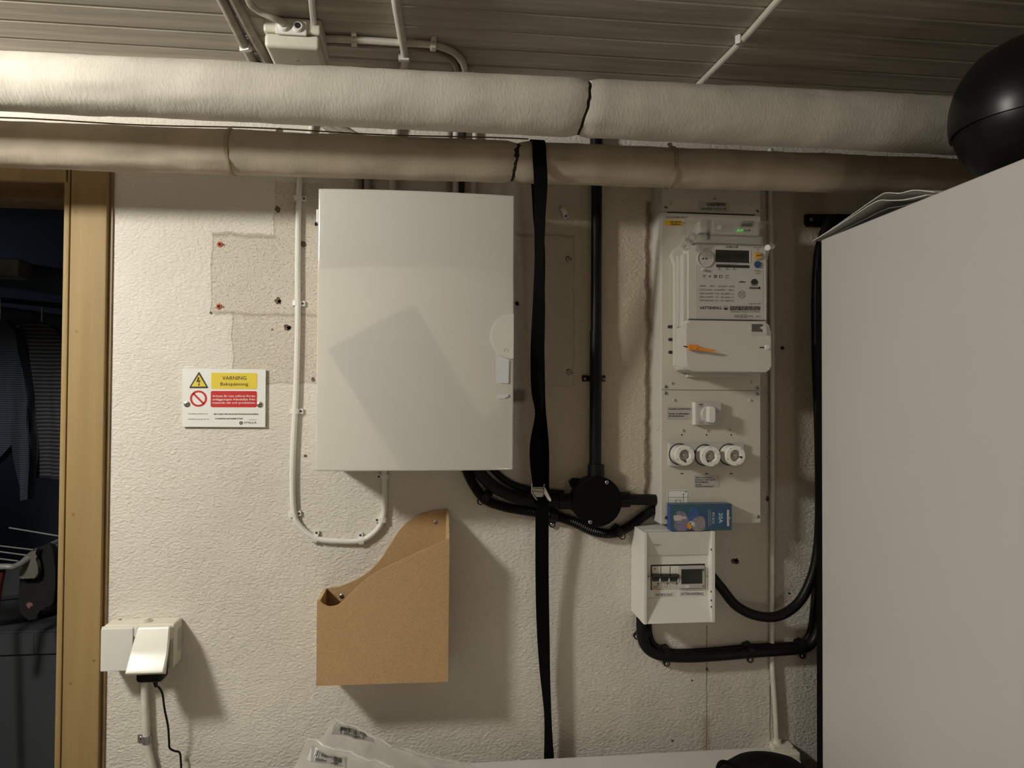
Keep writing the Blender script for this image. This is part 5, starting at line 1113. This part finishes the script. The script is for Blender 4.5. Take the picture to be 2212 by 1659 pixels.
def bag(label, corners, y0, y1, seed, nx=26, nz=18, amp=0.006):
    """flat zip bag: a crumpled film between four seen corners (TL, TR, BR, BL); depth goes from y0 (left) to y1 (right)"""
    tl_, tr_, br2, bl_ = corners; b_ = NB(); g = []
    for i in range(nz+1):
        v = i/nz; row = []
        for j in range(nx+1):
            u = j/nx
            px = (tl_[0]*(1-u)+tr_[0]*u)*(1-v)+(bl_[0]*(1-u)+br2[0]*u)*v; py = (tl_[1]*(1-u)+tr_[1]*u)*(1-v)+(bl_[1]*(1-u)+br2[1]*u)*v
            y = y0*(1-u)+y1*u-0.05*v; p = P(px, py, y); d = amp*noise.noise(Vector((u*5+seed, v*4, seed)))+amp*0.5*noise.noise(Vector((u*13, v*9+seed, 1)))
            p = p+Vector((0, d, d*0.5)); low = za+0.003+0.002*seed/9-p.z
            if low > 0: p.z += low; p.y -= low*0.8
            row.append(p)
        g.append(row)
    A = [[b_.verts.new(p) for p in r] for r in g]; B = [[b_.verts.new(p+Vector((0, 0.0012, 0))) for p in r] for r in g]
    for i in range(nz):
        for j in range(nx):
            b_.faces.new((A[i][j], A[i][j+1], A[i+1][j+1], A[i+1][j])); b_.faces.new((B[i][j], B[i+1][j], B[i+1][j+1], B[i][j+1]))
    for i in range(nz):
        for j in (0, nx): b_.faces.new((A[i][j], A[i+1][j], B[i+1][j], B[i][j]))
    for j in range(nx):
        for i in (0, nz): b_.faces.new((A[i][j], B[i][j], B[i][j+1], A[i][j+1]))
    t = thing('zip_bag', label, 'plastic bag', g[nz][nx//2], 'clear zip bags on the white appliance')
    obj('film', b_, 'bag_plastic', t, 80)
    top_ = [g[0][j]+Vector((0, -0.002, -0.003)) for j in range(nx+1)]
    b_ = NB(); tube(b_, top_, 0.0010, 6, smooth=False); obj('zip_seal', b_, 'bag_seal', t)
    return t, g
def bag_label(t, g, u0, v0, u1, v1, sx, seed):
    """printed strip lying on the film, with bars and a number"""
    nz, nx = len(g)-1, len(g[0])-1
    def at(u, v, off):
        i, j = min(nz-1, int(v*nz)), min(nx-1, int(u*nx)); fv, fu = v*nz-i, u*nx-j
        p = (g[i][j]*(1-fu)+g[i][j+1]*fu)*(1-fv)+(g[i+1][j]*(1-fu)+g[i+1][j+1]*fu)*fv; return p+Vector((0, -off, 0))
    def strip(bm, a, c_, e0, e1, off, n=8):
        rows = [[bm.verts.new(at(a+(c_-a)*k/n, w_, off)) for w_ in (e0, e1)] + [bm.verts.new(at(a+(c_-a)*k/n, w_, off-0.0005)) for w_ in (e1, e0)] for k in range(n+1)]
        for r, s_ in zip(rows, rows[1:]):
            for k in range(4): bm.faces.new((r[k], r[(k+1) % 4], s_[(k+1) % 4], s_[k]))
        bm.faces.new(rows[0]); bm.faces.new(rows[-1][::-1])
    b_ = NB(); strip(b_, u0, u1, v0, v1, 0.0016, 10); lab = obj('bag_label', b_, 'bag_print', t, 0)
    rnd = random.Random(seed); b_ = NB(); N = 26
    for k in range(N):
        a = u0+(u1-u0)*(0.16+0.72*k/N); strip(b_, a, a+(u1-u0)*0.72/N*rnd.uniform(0.3, 0.8), v0+(v1-v0)*0.12, v0+(v1-v0)*0.58, 0.0022, 1)
    o = obj('barcode', b_, 'ink', lab, 0); o['kind'] = 'stuff'
    b_ = NB()
    for k in range(14):
        a = u0+(u1-u0)*(0.2+0.6*k/14); strip(b_, a, a+(u1-u0)*0.6/14*0.65, v0+(v1-v0)*0.64, v0+(v1-v0)*0.9, 0.0022, 1)
    o = obj('number', b_, 'ink', lab, 0); o['kind'] = 'stuff'
t1, g1 = bag('clear zip bag with a barcode strip, the one standing highest by the wall', ((722, 1548), (850, 1608), (1010, 1700), (640, 1700)), -0.13, -0.16, 1.7)
bag_label(t1, g1, 0.06, 0.045, 0.58, 0.20, '', 5)
t2_, g2 = bag('clear zip bag with a barcode strip, in front of the taller bag', ((664, 1594), (850, 1652), (900, 1740), (610, 1720)), -0.18, -0.22, 4.2)
bag_label(t2_, g2, 0.08, 0.13, 0.46, 0.36, '', 8)
t3, g3 = bag('flattened crumpled clear bag trailing right over the appliance edge', ((800, 1598), (1020, 1652), (1060, 1720), (760, 1720)), -0.10, -0.12, 9.1, amp=0.008)

# ================================================================== laundry room seen through the doorway
def tub(pts, y, r, m, lb, cat, nm): return tag(obj(nm, tube(NB(), [P(a, b__, yy) for a, b__, yy in pts], r, 12), m), lb, cat)
tub(((-160, 575, 1.6), (0, 592, 1.6), (140, 612, 1.6), (260, 640, 1.6)), 1.6, 0.06, 'blue_grey', 'blue-grey pipe under the ceiling of the dark room', 'pipe', 'pipe')
tub(((-160, 668, 1.5), (0, 680, 1.5), (140, 700, 1.5), (260, 720, 1.5)), 1.5, 0.035, 'blue_grey', 'lower grey pipe in the dark room above the clothes', 'pipe', 'pipe')
tag(obj('ceiling_fixture', pxbox(NB(), -60, 556, 40, 596, 1.3, 1.4, 0.01), 'conduit_grey'), 'dull box fixture under the ceiling of the dark room', 'fixture')
rail = tub(((-160, 640, 1.22), (0, 648, 1.22), (140, 662, 1.22), (260, 676, 1.22)), 1.22, 0.010, 'knit_dark', 'dark clothes rail in the room behind the doorway', 'rail', 'clothes_rail')
def garment(label, outline, y, m, seed, thick=0.05, hook=None, cat='shirt', nm='shirt'):
    pts = [P(a, b__, y) for a, b__ in outline]; b_ = NB()
    prism(b_, [(p.x, p.z) for p in pts], y-thick/2, y+thick/2)
    bmesh.ops.triangulate(b_, faces=b_.faces[:]); bmesh.ops.subdivide_edges(b_, edges=b_.edges[:], cuts=3, use_grid_fill=True)
    for v in b_.verts:
        v.co.y += 0.022*math.sin(v.co.x*60+seed+3*noise.noise(v.co*4))*min(1, max(0, (pts[0].z-v.co.z)*3)); v.co += Vector((0.006, 0.01, 0.004))*noise.noise(v.co*9+Vector((seed, 0, 0)))
    t = thing(nm, label, cat, (sum(p.x for p in pts)/len(pts), y, max(p.z for p in pts)))
    obj('cloth', b_, m, t, 60)
    if hook:
        h = P(hook[0], hook[1], y); tp = P(hook[0], hook[2], y)
        obj('hanger', tube(NB(), [h, Vector((h.x, y, (h.z+tp.z)/2)), tp], 0.003, 8), 'dull_steel', t)
    return t
garment('fine-striped dark blouse hanging in the dark room, nearest the left edge', [(-90, 700), (-10, 690), (20, 692), (42, 720), (56, 800), (64, 900), (66, 990), (74, 1075), (48, 1080), (36, 960), (-90, 1080)], 1.15, 'fine_stripe', 1, hook=(0, 692, 644))
garment('striped knit top hanging in the dark room beside the door casing', [(52, 706), (78, 696), (100, 696), (122, 712), (150, 760), (146, 1030), (80, 1030), (80, 860), (70, 830), (56, 840), (48, 760)], 1.224, 'striped_knit', 5, hook=(90, 698, 652))
t = thing('drying_rack', 'white drying rack with wire rails in the dark room', 'drying rack', P(40, 1230, 1.0))
b_ = NB(); tube(b_, [P(a, b__, y) for a, b__, y in ((-140, 1228, 0.9), (0, 1224, 0.9), (36, 1222, 0.92), (76, 1196, 1.0), (130, 1168, 1.15), (200, 1140, 1.3))], 0.010, 10); obj('frame_tube', b_, 'rack_white', t)
for k, (a, c_) in enumerate((((-120, 1165), (75, 1188)), ((-120, 1176), (62, 1200)), ((-120, 1192), (40, 1212)), ((20, 1140), (140, 1160)))):
    obj('rail', tube(NB(), [P(*a, 1.05-k*0.03), P(*c_, 1.0-k*0.03)], 0.0025, 8), 'rack_white', t)
for px, x2 in ((-60, -40), (150, 170)): obj('leg', tube(NB(), [P(px, 1215, 0.95), Vector((P(x2, 1215, 0.95).x, 1.0, 0.0))], 0.009, 8), 'rack_white', t)
obj('red_strut', tube(NB(), [P(4, 1232, 0.93), P(-6, 1290, 0.95), P(-14, 1380, 0.97)], 0.012, 8), 'red_rubber', t)
def flat_cloth(label, pts, y, m, nm, cat, th=0.02):
    b_ = NB(); pxprism(b_, curve_px(pts+[pts[0]], 4)[:-1], y, y+th, 0.006); o = obj(nm, b_, m, None, 60); return tag(o, label, cat)
flat_cloth('grey sock hanging from the drying rack', [(42, 1212), (60, 1196), (78, 1184), (76, 1202), (82, 1226), (80, 1244), (70, 1252), (60, 1246), (50, 1253), (42, 1248), (40, 1240), (50, 1222)], 0.96, 'sock_grey', 'sock', 'sock')
flat_cloth('small pale sock at the right end of the drying rack', [(88, 1204), (104, 1186), (122, 1176), (124, 1190), (112, 1204), (98, 1208)], 1.06, 'blue_grey', 'sock', 'sock')
t = thing('dark_garment', 'black garment with a small pink print on the drying rack', 'garment', P(66, 1240, 1.02))
obj('cloth', pxprism(NB(), curve_px([(46, 1205), (110, 1180), (116, 1300), (84, 1316), (80, 1336), (66, 1341), (46, 1330), (40, 1300), (46, 1205)], 4)[:-1], 1.0, 1.03, 0.006), 'knit_dark', t, 60)
obj('pink_print', pxprism(NB(), [(56, 1305), (62, 1301), (70, 1303), (71, 1309), (66, 1310), (64, 1315), (59, 1312)], 0.999, 1.001), 'pink_print', t, 0)
cl0_z = P(20, 1366, 1.28).z
t = thing('wash_tub', 'pale round wash tub in the dark room behind the drying rack', 'tub', P(30, 1340, 1.5))
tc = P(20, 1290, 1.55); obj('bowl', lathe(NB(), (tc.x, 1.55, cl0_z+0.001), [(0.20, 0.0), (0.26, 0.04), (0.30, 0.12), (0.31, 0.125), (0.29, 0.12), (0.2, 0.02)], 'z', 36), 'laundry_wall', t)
t = thing('low_cupboard', 'low pale cupboard with panel doors under the wash tub', 'cupboard', P(30, 1420, 1.5))
cl0 = P(20, 1366, 1.28); cl1 = P(20, 1414, 1.28)
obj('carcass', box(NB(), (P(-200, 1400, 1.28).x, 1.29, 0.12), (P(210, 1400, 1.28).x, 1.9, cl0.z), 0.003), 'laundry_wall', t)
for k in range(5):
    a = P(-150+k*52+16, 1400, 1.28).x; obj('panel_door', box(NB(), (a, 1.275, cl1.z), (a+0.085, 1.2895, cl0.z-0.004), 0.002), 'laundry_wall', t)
obj('plinth', box(NB(), (P(-200, 1400, 1.28).x, 1.33, 0), (P(210, 1400, 1.28).x, 1.9, 0.1195)), 'knit_dark', t, 0)
q = [PZ(-80, 1632, 0.012), PZ(0, 1600, 0.012), PZ(60, 1578, 0.012), PZ(120, 1556, 0.012), PZ(220, 1520, 0.012)]
tag(obj('hose', tube(NB(), q, 0.011, 8), 'red_rubber'), 'red hose lying on the floor of the dark room', 'hose')
